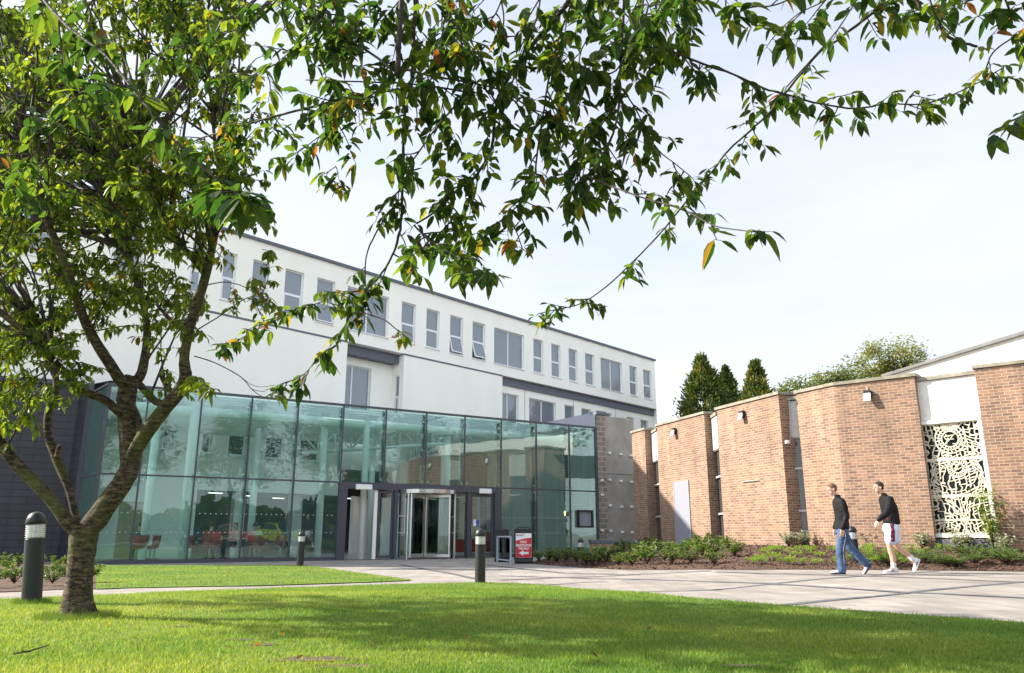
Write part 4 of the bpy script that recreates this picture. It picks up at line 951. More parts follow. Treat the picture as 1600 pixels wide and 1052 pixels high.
class Foliage:
    def __init__(s): s.mb = MB(); s.tint = []; s.wood = MB()
    def leaf(s, p, L, autumn, base=.35):
        az = rt.uniform(0, 2*math.pi); dz = rt.uniform(-2.0, .05)
        d = Vector((math.cos(az), math.sin(az), dz)).normalized(); n = Vector((math.cos(az), math.sin(az), rt.uniform(.2, 1.4))); n = (n-d*n.dot(d))
        n = n+Vector((rt.uniform(-.6, .6), rt.uniform(-.6, .6), rt.uniform(-.3, .3)))
        pet = p+Vector((d.x*.6, d.y*.6, -.1+rt.uniform(0, .3)))*L*.28
        s.wood.rings([[p+Vector((.0011, 0, 0)), p+Vector((-.0011, .001, 0)), p+Vector((0, -.001, .001))], [pet+Vector((.0009, 0, 0)), pet+Vector((-.0009, .001, 0)), pet+Vector((0, -.001, .001))]], cap=False)
        k = s.mb.leaf(pet, d, n, L*rt.uniform(.55, 1.12), L*rt.uniform(.34, .5), rt.uniform(.1, .55), rt.uniform(-.1, .5))
        r = rt.random()
        t = min(.84, rt.gauss(base, .2)) if r > autumn else rt.uniform(.84, .99)
        s.tint += [min(1, max(0, t))]*k
    def twig(s, p, d, length, L, autumn, nl=None, base=.35, bare=.25):
        n = 4; P = [p]; q = p.copy(); dd = d.normalized()
        for i in range(n):
            dd = (dd+Vector((rt.uniform(-.25, .25), rt.uniform(-.25, .25), rt.uniform(-.32, .14)))).normalized(); q = q+dd*length/n; P.append(q)
        C = catmull(P, 2); r0 = .0028+length*.007; otube(s.wood, C, [r0*(1-.7*i/(len(C)-1)) for i in range(len(C))], 4, .1, False)
        nl = nl or max(3, int(length/(L*.25)))
        for i in range(nl):
            t = bare+(1-bare)*(i+rt.random()*.5)/nl; k = min(len(C)-2, int(t*(len(C)-1))); s.leaf(C[k].lerp(C[k+1], t*(len(C)-1)-k), L, autumn, base)
        for i in range(2): s.leaf(C[-1], L*.9, autumn, base)
        return C
    def branch(s, wood, pts, w0, w1, dens, L, autumn=.05, twl=(.1, .3), base=.35, t0=.0, rn=7, dirbias=None):
        """pts world; w0,w1 radii in m; dens twigs per metre"""
        C = catmull(pts, 4); 
        for i in range(1, len(C)-1): C[i] = C[i]+Vector((rt.uniform(-1, 1), rt.uniform(-1, 1), rt.uniform(-1, 1)))*w0*.25
        N_ = len(C); otube(wood, C, [w0+(w1-w0)*(i/(N_-1))**.8 for i in range(N_)], rn, .12)
        for i in range(N_-1):
            seg = (C[i+1]-C[i]); 
            if i/(N_-1) < t0: continue
            k = dens*seg.length; k = int(k)+(rt.random() < k-int(k))
            for _ in range(k):
                az = rt.uniform(0, 2*math.pi); d = Vector((math.cos(az), math.sin(az), rt.uniform(-.7, .5)))+seg.normalized()*.8
                if dirbias: d += Vector(dirbias)
                s.twig(C[i].lerp(C[i+1], rt.random()), d, rt.uniform(*twl), L*rt.uniform(.85, 1.1), autumn, base=base)
        if dens > 0: s.twig(C[-1], (C[-1]-C[-2]), twl[0]*.8, L, autumn, base=base, bare=0)
        return C
def PX(pts, D0, D1):
    n = len(pts)-1; return [atD(p[0], p[1], D0+(D1-D0)*i/n) for i, p in enumerate(pts)]
def wr(w, D): return w*D/1276/2*.87
# ---- the near tree at the left
base = atG(122, 968); BD = base.y
print('tree base', base)
t1 = thing('cherry_tree', base, 'leafy cherry tree, its ringed trunk forking low, standing on the lawn beside the nearest bollard', 'tree', 'cherry trees framing the view')
tr = MB(); F1 = Foliage()
def limb(pts, ws, D0, D1, n=14, rough=.05, mb=None):
    P = PX(pts, D0, D1); C = catmull(P, 4); W = []
    for i in range(len(C)):
        t = i/4; k = min(len(ws)-2, int(t)); f = t-k; D = C[i].y; W.append(wr(ws[k]*(1-f)+ws[k+1]*f, D))
    otube(mb or tr, C, W, n, rough); return C
trunkC = limb([(121, 985), (122, 968), (121, 940), (124, 900), (128, 866), (131, 840), (134, 822)], [76, 60, 50, 43, 44, 48, 46], BD, BD, 22, .045)
for a in range(7):      # root flare
    an = a*.9+.3; tr.tube([base+Vector((0, 0, .16)), base+Vector((math.cos(an)*.16, math.sin(an)*.16, -.05))], [.10, .05], 8)
LA = limb([(132, 832), (146, 818), (168, 786), (190, 756), (203, 728), (202, 700), (198, 655), (198, 615), (208, 590)], [34, 40, 38, 36, 35, 34, 32, 34, 30], BD, BD+.2, 18, .05)
LB_ = limb([(203, 728), (214, 700), (232, 672), (258, 638), (280, 612), (290, 590), (288, 560), (296, 515), (309, 472), (323, 425), (332, 388), (340, 350), (345, 300)], [26, 27, 27, 26, 26, 24, 18, 18, 19, 17, 13, 10, 8], BD+.1, BD-.7, 14)
LC = limb([(128, 838), (116, 826), (103, 812), (78, 779), (47, 747), (19, 718), (0, 690), (-14, 650), (-10, 600)], [26, 26, 24, 21, 21, 22, 18, 16, 14], BD, BD-.3, 14)
LD = limb([(122, 822), (116, 800), (107, 763), (88, 716), (75, 678), (76, 642), (88, 606), (80, 560), (60, 510)], [12, 13, 13, 17, 14, 13, 12, 11, 8], BD, BD+.3, 12)
LE = limb([(206, 600), (190, 596), (170, 566), (150, 535), (132, 500), (114, 450), (94, 394), (74, 347), (60, 319), (40, 260), (30, 190)], [22, 22, 20, 19, 18, 17, 15, 14, 12, 10, 7], BD+.2, BD-.9, 12)
LF = limb([(208, 600), (222, 580), (230, 520), (222, 470), (208, 425), (200, 380), (197, 345), (202, 312), (215, 250), (225, 190)], [20, 18, 14, 12, 11, 10, 10, 9, 8, 6], BD+.2, BD+.8, 12)
LG = limb([(190, 648), (165, 626), (141, 616), (118, 602), (90, 570), (63, 541), (31, 513), (0, 488), (-40, 460)], [16, 16, 15, 14, 14, 14, 13, 12, 10], BD+.1, BD-.8, 12)
LH = limb([(262, 632), (244, 628), (226, 610), (210, 590)], [14, 14, 14, 10], BD, BD+.4, 10)
LI = limb([(295, 518), (272, 505), (244, 475)], [9, 8, 6], BD-.2, BD-.1, 8)
LJ = limb([(320, 430), (296, 400), (270, 362), (240, 330), (212, 300)], [10, 9, 8, 7, 5], BD-.5, BD-.9, 8)
LK = limb([(345, 300), (338, 240), (333, 194), (323, 110), (292, 53), (251, 10), (230, -30)], [8, 8, 7, 7, 6, 5, 4], BD-.7, BD-1.2, 8)
LM = limb([(220, 690), (216, 655), (206, 630)], [13, 12, 10], BD, BD+.3, 10)
LN = limb([(274, 618), (258, 600), (250, 585)], [10, 8, 6], BD, BD, 8)
limb([(88, 716), (92, 700), (95, 697)], [9, 8, 6], BD, BD, 8)
# sprays traced at the right of the crown
tw1 = MB()
F1.branch(tw1, PX([(318, 447), (348, 441), (376, 446), (405, 460), (417, 440), (420, 415), (418, 398)], BD-.5, BD-1.4), .006, .002, 13, .085, .35, (.06, .16), base=.6, t0=.45)
F1.branch(tw1, PX([(307, 516), (339, 497), (370, 475), (395, 463), (420, 470), (436, 488)], BD-.4, BD-1.5), .007, .002, 13, .085, .25, (.06, .18), base=.55, t0=.3)
F1.branch(tw1, PX([(304, 557), (336, 567), (376, 589), (395, 610), (417, 623), (428, 618)], BD-.3, BD-1.0), .006, .0025, .8, .08, .1, (.04, .08), t0=.6)
F1.branch(tw1, PX([(376, 589), (400, 604), (432, 602)], BD-.7, BD-1.0), .003, .002, 0, .08)
F1.branch(tw1, PX([(392, 608), (410, 612), (418, 608)], BD-.7, BD-1.0), .003, .002, 0, .08)
F1.branch(tw1, PX([(288, 600), (300, 588), (312, 592), (322, 606)], BD-.4, BD-1.2), .004, .002, 14, .1, .02, (.05, .14), base=.75)
# crown: random branchlets that start on the limbs and fill the crown
limbs = [LB_[20:], LC[22:], LD[20:], LE[8:], LF[8:], LG[10:], LJ, LK, LI, LH]
allp = [p for l in limbs for p in l]
def crown_fill(n, region, D, L, base, autumn, dens=11, twl=(.1, .28), seed=1):
    rt.seed(seed)
    for i in range(n):
        while True:
            x = rt.uniform(region[0], region[2]); y = rt.uniform(region[1], region[3])
            if len(region) < 5 or region[4](x, y): break
        tgt = atD(x, y, rt.uniform(*D)); 
        c = sorted(rt.sample(allp, 26), key=lambda p: (p-tgt).length-(.35*(tgt.z-p.z)))[0]
        mid = c.lerp(tgt, .5)+Vector((rt.uniform(-.15, .15), rt.uniform(-.15, .15), rt.uniform(.0, .22)))
        ln = (tgt-c).length
        F1.branch(tw1, [c, c.lerp(mid, .5)+Vector((0, 0, .04)), mid, tgt.lerp(mid, .4)+Vector((0, 0, .04)), tgt], min(.02, .006+.007*ln), .003, dens, L, autumn, twl, base, t0=max(0, 1-.75/max(.5, ln)), rn=5)
def reg_main(x, y):
    if y > 560 and 120 < x < 330: return False
    edge = 330 if y > 330 else 380
    if x > edge and rt.random() < .6: return False
    if y > 520 and x > 90 and rt.random() < .7: return False
    return True
crown_fill(132, (-60, -60, 410, 340, reg_main), (BD-2.2, BD+1.4), .092, .58, .035, seed=3)
crown_fill(78, (-60, 330, 325, 560, reg_main), (BD-.7, BD+1.7), .09, .70, .03, seed=4)
crown_fill(18, (40, 120, 330, 480), (BD+.3, BD+2.2), .082, .75, .05, seed=5)
crown_fill(16, (180, 230, 345, 420), (BD-1.5, BD-.3), 1*.082, .66, .22, dens=8, seed=6)
crown_fill(16, (-40, 520, 110, 690), (BD-1.4, BD), .088, .66, .02, dens=9, seed=7)
# crown beyond the left edge and above the frame, which throws the lawn shade
for i in range(185):
    y_ = rt.uniform(6.5, 11.5); tgt = Vector((-.63*y_-rt.uniform(.5, 4.2), y_, rt.uniform(4.2, 8.2)))
    if i % 4 == 0: tgt = Vector((rt.uniform(-7, -1.2), rt.uniform(8, 10.5), rt.uniform(9.0, 10.2)))
    c = min(rt.sample(allp, 20), key=lambda p: (p-tgt).length); mid = c.lerp(tgt, .5)+Vector((0, 0, .25)); ln = (tgt-c).length
    F1.branch(tw1, [c, mid, tgt], .006+.004*ln, .003, 8, .12, .03, (.15, .38), .5, t0=max(.35, 1-1.6/ln), rn=5)
tr.build('trunk', M['bark'], t1, smooth=True); 
tw1.v += []; tw1.build('branches', M['twig'], t1, smooth=True); F1.wood.build('twigs', M['twig'], t1); F1.mb.build('foliage', M['leaf'], t1, smooth=False, tint=F1.tint)
print('leaves near tree', len(F1.tint)//11)
# ---- the overhead tree: trunk behind the viewpoint, boughs reaching forward over the lawn
rt.seed(21)
T2B = Vector((2.6, -2.2, g(2.6, -2.2)))
t2 = thing('cherry_tree', T2B, 'overhanging cherry tree whose drooping dark boughs cross the sky from above', 'tree', 'cherry trees framing the view')
F2 = Foliage(); w2 = MB()
HUB = Vector((1.9, -.6, 3.6)); DM = 1.22
otube(w2, catmull([T2B-Vector((0, 0, .2)), T2B+Vector((0, 0, 1.2)), Vector((2.3, -1.4, 2.6)), HUB], 4), [.22, .2, .18, .17, .165, .16, .155, .15, .145, .14, .13, .12, .11], 16, .05)
def bough(pts, D0, D1, a, b, dens, L=.098, autumn=.02, twl=(.1, .26), base=.35, link=True, t0=0, via=None, ww=1.3):
    P = PX(pts, D0, D1)
    if link:
        s_ = P[0]; v = s_+(s_-P[1]).normalized()*.4; mid = v.lerp(HUB, .5)+Vector((0, 0, .3))
        otube(w2, catmull([HUB, mid, v, s_], 5), [wr(a, D0)*(1.7-.7*i/15) for i in range(16)], 8, .08)
    return F2.branch(w2, P, wr(a, D0), wr(b, D1), dens*DM, L*.93, autumn, twl, base, t0)
bough([(630, -40), (627, 0), (624, 60), (620, 117)], 3.2, 3.2, 12, 12, 4)
bough([(660, -40), (648, 20), (647, 90), (641, 138), (632, 180), (630, 240), (628, 300), (627, 347), (616, 391), (598, 425), (576, 447)], 3.4, 3.7, 10, 4, 9, .092)
bough([(576, 447), (563, 488), (535, 520), (525, 541), (503, 551), (475, 585), (438, 601)], 3.7, 4.0, 4, 2, 15, .085, .12, (.05, .14), link=False)
bough([(563, 454), (525, 463), (494, 475), (463, 488), (431, 501), (400, 516), (352, 545)], 3.7, 4.2, 3, 1.5, 14, .08, .15, (.05, .15), link=False)
bough([(563, 488), (600, 500), (625, 520)], 3.7, 3.6, 3, 2, 8, .07, .7, (.04, .1), link=False, base=.7)
bough([(620, 316), (588, 363), (572, 403), (571, 444)], 3.6, 3.7, 4, 2.5, 4, .085, .1, (.06, .14), link=False)
bough([(612, 108), (575, 80), (530, 55), (485, 17), (450, -20)], 3.2, 3.6, 6, 4, 12, link=False)
bough([(612, 110), (598, 135), (570, 155), (540, 175), (520, 200)], 3.2, 3.5, 5, 2.5, 12, .09, .2, link=False)
bough([(630, 108), (680, 120), (740, 130), (790, 145), (850, 185), (892, 219)], 3.2, 3.4, 5, 3, 8, link=False)
bough([(641, 138), (557, 150), (478, 169), (408, 188), (354, 205), (314, 216), (280, 235)], 3.4, 4.4, 7, 3, 11, .09, .12, link=False)
bough([(478, 125), (560, 128), (650, 132), (729, 144)], 3.4, 3.3, 3, 4, 8, link=False)
bough([(729, 144), (692, 188), (667, 220), (641, 257)], 3.3, 3.5, 5, 3, 7, link=False)
bough([(895, -40), (886, 6), (855, 41), (823, 82), (792, 125), (776, 163), (767, 232), (745, 273), (714, 298), (682, 330), (651, 349)], 3.1, 3.6, 12, 4, 14, .092, .05)
bough([(850, -40), (838, 30), (818, 80), (800, 130)], 3.0, 3.2, 4, 3, 9, link=True)
bough([(905, -30), (880, 40), (862, 100), (850, 170), (838, 250), (830, 300), (805, 325), (780, 347)], 3.2, 3.4, 5, 3, 14, .09, .08)
bough([(648, 353), (670, 375), (700, 392), (739, 416), (764, 429)], 3.6, 3.0, 4, 3, 12, .085, .1, link=False)
bough([(790, 340), (806, 360), (815, 385)], 3.4, 3.3, 3, 2, 14, .085, .35, (.05, .12), link=False)
bough([(980, -40), (976, 0), (971, 78), (968, 125), (966, 172), (954, 220), (935, 260), (922, 290)], 3.0, 3.1, 8, 3, 14, .092)
bough([(1010, -30), (1000, 30), (985, 70), (963, 110), (930, 120)], 2.8, 3.0, 5, 3, 14)
bough([(963, 163), (941, 194), (922, 226), (905, 262), (893, 300)], 3.1, 3.2, 4, 2, 14, link=False)
bough([(975, 63), (1020, 69), (1060, 85), (1098, 100), (1145, 116), (1192, 138), (1223, 146), (1270, 160), (1325, 169), (1361, 167), (1388, 161), (1426, 164), (1463, 158), (1501, 143), (1539, 123), (1564, 108)], 3.0, 3.7, 6, 2.5, 8.5, .088, .03, (.06, .2), link=False)
bough([(1480, -60), (1376, 12), (1338, 40), (1308, 63), (1280, 82), (1233, 138), (1205, 173), (1173, 204), (1139, 235), (1114, 267), (1079, 307), (1042, 353), (1010, 388), (976, 422), (935, 457), (903, 476), (863, 485), (842, 490)], 3.3, 4.2, 7, 2, 8.5, .085, .04, (.05, .15))
bough([(1350, -20), (1310, 45), (1275, 85), (1230, 135)], 3.2, 3.4, 3, 3, 6, .085, .1, (.05, .12), link=False)
bough([(969, 135), (994, 172), (1013, 213), (1035, 241), (1060, 260), (1078, 275)], 3.1, 3.3, 3.5, 2, 11, .08, .04, (.05, .16), link=False)
bough([(919, 276), (957, 292), (1004, 309), (1067, 328), (1104, 347), (1129, 356), (1186, 363)], 3.1, 2.2, 4, 2.5, 7, .088, .02, (.05, .12), link=False)
bough([(1150, -40), (1120, -10), (1060, 5), (1010, 8)], 2.5, 2.7, 6, 3, 13, .09)
bough([(1290, -45), (1240, -5), (1200, 10), (1165, 8)], 2.3, 2.4, 4, 3, 13, .095, .02, (.05, .16))
bough([(1430, -30), (1433, 0), (1446, 23), (1466, 38), (1478, 55), (1501, 66), (1526, 73)], 3.0, 3.1, 9, 6, 3.5, .07, .3, (.05, .12), base=.6)
bough([(1650, 35), (1600, 50), (1576, 63), (1551, 83), (1540, 110)], 2.9, 3.0, 4, 3, 13, .08, .2, (.05, .15))
bough([(1660, 160), (1620, 170), (1590, 185)], 2.4, 2.4, 4, 2, 22, .09, .02, (.05, .14))
bough([(1640, -30), (1600, 10), (1560, 20)], 2.6, 2.7, 4, 2, 12, .085, .2)
bough([(1500, -40), (1430, -15), (1360, 0)], 2.7, 2.8, 3, 2, 12, .085, .15)
bough([(60, -30), (69, 0), (110, 45), (166, 88), (226, 163), (289, 238), (354, 292)], 2.5, 2.1, 8, 4, 6, .095, .02, (.05, .16))
bough([(-30, 110), (0, 141), (60, 229), (75, 260), (72, 320)], 2.8, 3.2, 5, 2.5, 9, .09, .03)
bough([(354, 292), (370, 305), (385, 318)], 2.1, 1.9, 4, 2.5, 30, .095, .0, (.03, .08), base=.2, link=False)
bough([(460, -30), (400, 30), (330, 60), (250, 85)], 3.0, 3.4, 5, 2, 12)
bough([(160, -30), (140, 30), (150, 90), (130, 150)], 2.6, 2.8, 4, 2, 13, .1)
bough([(720, -40), (700, 10), (720, 60), (755, 100)], 3.0, 3.2, 4, 2, 12, .09, .15)
bough([(560, -30), (570, 20), (540, 60)], 3.2, 3.3, 4, 2, 11)
bough([(790, -40), (780, 10), (750, 50), (700, 80)], 3.0, 3.2, 4, 2, 10, .09, .12)
bough([(525, 260), (510, 275), (535, 290)], 3.5, 3.5, 2, 1.5, 14, .075, .3, (.04, .1), link=False)
bough([(540, 180), (510, 205), (470, 235), (445, 250)], 3.5, 3.7, 3, 2, 16, .085, .1, (.05, .14), link=False)
bough([(420, -40), (470, 5), (530, 25), (590, 30), (640, 60)], 3.3, 3.5, 4, 2, 12)
bough([(700, -40), (690, 40), (705, 110), (690, 170), (700, 215)], 3.4, 3.6, 4, 2, 12)
bough([(1080, -40), (1050, 30), (1075, 55), (1050, 90)], 3.0, 3.2, 4, 2, 12)
bough([(1330, -40), (1290, 0), (1250, 20), (1215, 50)], 2.5, 2.6, 4, 2, 11)
bough([(1600, -40), (1540, -5), (1480, 5), (1440, 20)], 2.8, 3.0, 3, 2, 11, .09, .1)
bough([(930, -30), (925, 40), (905, 90), (910, 150), (885, 200)], 3.3, 3.5, 4, 2, 12)
bough([(560, -30), (500, 60), (440, 95), (390, 120)], 3.5, 3.9, 4, 2, 11)
# boughs above the frame
for i in range(26):
    tgt = Vector((rt.uniform(-3, 5), rt.uniform(.5, 5.5), rt.uniform(4.6, 6.4)))
    mid = HUB.lerp(tgt, .5)+Vector((0, 0, .4)); F2.branch(w2, [HUB, mid, tgt], .03, .004, 8, .1, .04, (.15, .35), .4, t0=.4, rn=6)
w2.build('trunk', M['twigbark'] if 'twigbark' in M else M['twig'], t2, smooth=True); F2.wood.build('twigs', M['twig'], t2); F2.mb.build('foliage', M['leaf'], t2, tint=F2.tint)
print('leaves overhead', len(F2.tint)//11)
# ================================================================ BACKGROUND TREES
rb = random.Random(3)
M['conifer'] = leafmat('conifer_spray', [(0, (.02, .045, .012)), (.55, (.05, .085, .015)), (.85, (.17, .16, .03)), (1, (.25, .19, .04))], .25, .7)
M['broad'] = leafmat('broad_leaf', [(0, (.035, .06, .012)), (.5, (.09, .12, .02)), (1, (.24, .2, .045))], .35, .7)
def spray_tree(px, topy, D, halfw, label, kind, n=5200, z0=0, col=(0, 1), name='conifer_tree'):
    p = atD(px, topy, D); H_ = p.z-z0; loc = Vector((p.x, p.y, z0)); t = thing(name, loc, label, 'tree', 'trees behind the brick hall')
    tk = LB(); tk.tube([(0, 0, -.2), (0, 0, H_*.5), (.1, 0, H_*(.97 if kind == 'cone' else .7))], [H_*.02, H_*.012, .02], 8); 
    for k in range(26 if kind == 'cone' else 0):
        h = H_*rb.uniform(.15, .9); az = rb.uniform(0, 6.28); r_ = halfw*(1-h/H_)*.8 if kind == 'cone' else halfw*.75
        tk.tube([(0, 0, h), (math.cos(az)*r_, math.sin(az)*r_, h+(r_*.5 if kind != 'cone' else .1))], [.05, .015], 5)
    tk.build('trunk', M['twig'], t)
    f = LB(); tint = []
    if kind == 'cone':
        clumps = []
        for k in range(170):
            h = rb.random()**.8; az = rb.uniform(0, 6.28); R_ = halfw*(1-h)**.92*rb.uniform(.6, 1.25); clumps.append((Vector((math.cos(az)*R_*.85, math.sin(az)*R_*.85, H_*(.06+.94*h))), halfw*.2*(1.15-h), rb.uniform(*col)))
        for k in range(n):
            c, r_, tn = clumps[rb.randrange(len(clumps))]; q = c+Vector((rb.gauss(0, r_*.55), rb.gauss(0, r_*.55), rb.gauss(0, r_*.8)))
            d = Vector((q.x, q.y, 0)).normalized()*.5+Vector((rb.uniform(-.5, .5), rb.uniform(-.5, .5), rb.uniform(.3, 1.3)))
            s_ = rb.uniform(.16, .34); i0 = len(f.v); d.normalize(); sd = d.cross(Vector((rb.uniform(-1, 1), rb.uniform(-1, 1), rb.uniform(-1, 1)))).normalized()
            f.v += [q, q+d*s_*.5+sd*s_*.22, q+d*s_, q+d*s_*.5-sd*s_*.22]; f.f.append((i0, i0+1, i0+2, i0+3)); tint += [min(1, max(0, tn*.7+.3*rb.random()))]*4
        q = Vector((0, 0, H_))
        for k in range(40):
            zz = rb.uniform(-.9, .15); i0 = len(f.v); a = rb.uniform(0, 6.28); d = Vector((math.cos(a)*.5, math.sin(a)*.5, .9)); sd = Vector((-math.sin(a), math.cos(a), 0)); b_ = q+Vector((0, 0, zz))
            f.v += [b_, b_+d*.15+sd*.04, b_+d*.32, b_+d*.15-sd*.04]; f.f.append((i0, i0+1, i0+2, i0+3)); tint += [.5]*4
    else:
        clumps = []
        for k in range(70):
            a = rb.uniform(0, 6.28); b = rb.uniform(-.6, 1.45); r_ = rb.uniform(.55, 1.0)
            clumps.append((Vector((math.cos(a)*math.cos(b)*halfw*r_, math.sin(a)*math.cos(b)*halfw*r_, H_*.62+math.sin(b)*H_*.36*r_)), halfw*rb.uniform(.12, .24), rb.uniform(*col)))
        for k in range(n):
            c, r_, tn = clumps[rb.randrange(len(clumps))]; q = c+Vector((rb.gauss(0, r_*.6), rb.gauss(0, r_*.6), rb.gauss(0, r_*.55)))
            d = Vector((rb.uniform(-1, 1), rb.uniform(-1, 1), rb.uniform(-.8, .8))).normalized(); sd = d.orthogonal().normalized(); s_ = rb.uniform(.16, .32); i0 = len(f.v)
            f.v += [q, q+d*s_*.5+sd*s_*.3, q+d*s_, q+d*s_*.5-sd*s_*.3]; f.f.append((i0, i0+1, i0+2, i0+3)); tint += [min(1, max(0, tn*.7+.3*rb.random()))]*4
    f.build('foliage', M['conifer' if kind == 'cone' else 'broad'], t, tint=tint); return t
spray_tree(1096, 558, 52, 4.6, 'tallest and leftmost of the three golden green conifers behind the brick hall', 'cone', 17000, col=(.2, 1))
spray_tree(1133, 577, 54, 3.6, 'darker middle conifer of the three, lower and narrower than its neighbours', 'cone', 12000, col=(0.1, .6))
spray_tree(1180, 569, 50, 4.1, 'rightmost conifer of the three, bright yellow green with a sharp tip', 'cone', 15000, col=(.4, 1))
spray_tree(1250, 585, 58, 3.0, 'low loose green tree just right of the conifers, seen over the brick wall', 'round', 8000, col=(.1, .7), name='broadleaf_tree')
spray_tree(1310, 560, 60, 3.4, 'mid green upright tree between the low loose tree and the rounded yellowing one', 'round', 9000, col=(.1, .6), name='broadleaf_tree')
spray_tree(1395, 527, 62, 4.6, 'large rounded yellow green tree beside the slate roof edge', 'round', 16000, col=(.35, 1), name='broadleaf_tree')
# trees across the car park to the right, seen only in the glass
proto = None
for k, (x, y, s_) in enumerate(((21, 9, 1), (26, 3, 1.2), (20, -2, .9), (31, 12, 1.3), (28, -8, 1.2), (36, 2, 1.4), (38, 17, 1.5), (18, -12, 1.1), (9, -19, 1.2), (-3, -22, 1.3))):
    if proto is None:
        proto = spray_tree(800, 420, 30, 3.6, 'green tree mirrored in the glass entrance', 'round', 4500, col=(0, .5), name='broadleaf_tree'); proto['group'] = 'trees across the way mirrored in the glass'; proto.location = (x, y, 0)
    else: copytree(proto, (x, y, 0), k*1.3, s_)
# ================================================================ BED PLANTS
rp_ = random.Random(8)
M['laurel'] = leafmat('shrub_leaf', [(0, (.03, .08, .015)), (.5, (.08, .16, .03)), (.85, (.18, .26, .06)), (1, (.3, .26, .08))], .3, .35, .5)
M['lime'] = leafmat('lime_leaf', [(0, (.10, .20, .02)), (1, (.24, .36, .05))], .35, .6)
M['silver'] = leafmat('silver_leaf', [(0, (.22, .25, .19)), (1, (.46, .48, .40))], .2, .7)
M['juniper'] = leafmat('juniper_spray', [(0, (.05, .12, .03)), (1, (.16, .26, .05))], .25, .7)
M['redleaf'] = leafmat('red_strap_leaf', [(0, (.16, .03, .025)), (1, (.32, .08, .05))], .3, .5)
def mkleaf(kind, seed):
    r = random.Random(seed); f = LB(); tint = []; st = LB()
    def lf(p, d, L, W, fold=.3, droop=.2): 
        n = Vector((r.uniform(-.4, .4), r.uniform(-.4, .4), 1)); k = f.leaf(p, d, n, L, W, fold, droop); tint.extend([r.random()]*k)
    if kind == 'laurel':
        for k in range(16):
            az = r.uniform(0, 6.28); R_ = r.uniform(.1, .3); tp = Vector((math.cos(az)*R_, math.sin(az)*R_, r.uniform(.18, .42))); st.tube([(0, 0, 0), tp*.5+Vector((0, 0, .05)), tp], [.008, .006, .004], 4)
            for j in range(13):
                a2 = r.uniform(0, 6.28); t = r.uniform(.45, 1); lf(tp*t, Vector((math.cos(a2), math.sin(a2), r.uniform(-.3, .9))), r.uniform(.07, .12), r.uniform(.03, .045))
    elif kind == 'lime':
        for k in range(10):
            c = Vector((r.gauss(0, .11), r.gauss(0, .11), r.uniform(.05, .14)))
            st.tube([(c.x*.3, c.y*.3, 0), c], .004, 4)
            for j in range(26):
                d = Vector((r.uniform(-1, 1), r.uniform(-1, 1), r.uniform(-.1, 1.2))).normalized(); lf(c+d*r.uniform(.02, .06), d, r.uniform(.025, .05), r.uniform(.012, .024), .2, .1)
    elif kind == 'silver':
        for k in range(26):
            az = r.uniform(0, 6.28); tp = Vector((math.cos(az)*r.uniform(.05, .24), math.sin(az)*r.uniform(.05, .24), r.uniform(.12, .34))); st.tube([(0, 0, 0), tp], [.005, .003], 4)
            for j in range(14):
                t = r.uniform(.4, 1); a2 = r.uniform(0, 6.28); lf(tp*t, Vector((math.cos(a2), math.sin(a2), r.uniform(-.2, .8))), r.uniform(.06, .09), r.uniform(.024, .034), .2, .15)
    elif kind == 'juniper':
        for k in range(34):
            az = r.uniform(0, 6.28); R_ = r.uniform(.2, .55); tp = Vector((math.cos(az)*R_, math.sin(az)*R_, r.uniform(.08, .3))); st.tube([(0, 0, 0), tp*.5+Vector((0, 0, .06)), tp], [.006, .005, .002], 4)
            for j in range(22):
                t = .25+.75*j/22; a2 = az+r.choice((-.8, .8))+r.uniform(-.3, .3); lf(tp*t+Vector((0, 0, .05*math.sin(t*3.1))), Vector((math.cos(a2), math.sin(a2), .35)), r.uniform(.06, .11), .012, .1, .1)
    elif kind == 'sapling':
        for k in range(9):
            az = r.uniform(0, 6.28); R_ = r.uniform(.1, .42); hh = r.uniform(.75, 1.5); tp = Vector((math.cos(az)*R_, math.sin(az)*R_, hh)); P = catmull([Vector((0, 0, 0)), Vector((tp.x*.2, tp.y*.2, hh*.35)), Vector((tp.x*.7, tp.y*.7, hh*.7)), tp], 4)
            st.tube(P, [.012*(1-.8*i/(len(P)-1)) for i in range(len(P))], 5)
            for j in range(80):
                t = r.uniform(.28, 1); q = P[int(t*(len(P)-1))]+Vector((r.gauss(0, .05), r.gauss(0, .05), r.gauss(0, .05))); a2 = r.uniform(0, 6.28); lf(q, Vector((math.cos(a2), math.sin(a2), r.uniform(-.2, .9))), r.uniform(.07, .11), r.uniform(.03, .045))
    elif kind == 'strap':
        for k in range(60):
            az = r.uniform(0, 6.28); e = r.uniform(.3, 1.4); lf(Vector((0, 0, .02)), Vector((math.cos(az)*math.cos(e), math.sin(az)*math.cos(e), math.sin(e))), r.uniform(.35, .6), .03, .3, .4)
        st.tube([(0, 0, -.05), (0, 0, .1)], [.03, .02], 6)
    return f, tint, st
SPEC = {'laurel': ('leafy_shrub', 'laurel', 'shrub'), 'lime': ('lime_tuft', 'lime', 'plant'), 'silver': ('silver_shrub', 'silver', 'shrub'), 'juniper': ('spreading_juniper', 'juniper', 'shrub')}
PR = {}
def plant(kind, px, py, sc, label, group):
    p = on_bed(px, py) if px > 820 else atG(px, py, .05)
    v = rp_.randrange(3); key = (kind, v); nm, mt, cat = SPEC[kind]
    if key not in PR:
        t = thing(nm, p, label, cat, group, rp_.uniform(0, 6.28)); f, tint, st = mkleaf(kind, 40+v*7+len(kind)); f.build('foliage', M[mt], t, tint=tint); st.build('stems', M['twig'], t); t.scale = (sc,)*3; PR[key] = t
    else: copytree(PR[key], p, rp_.uniform(0, 6.28), sc, label, group)
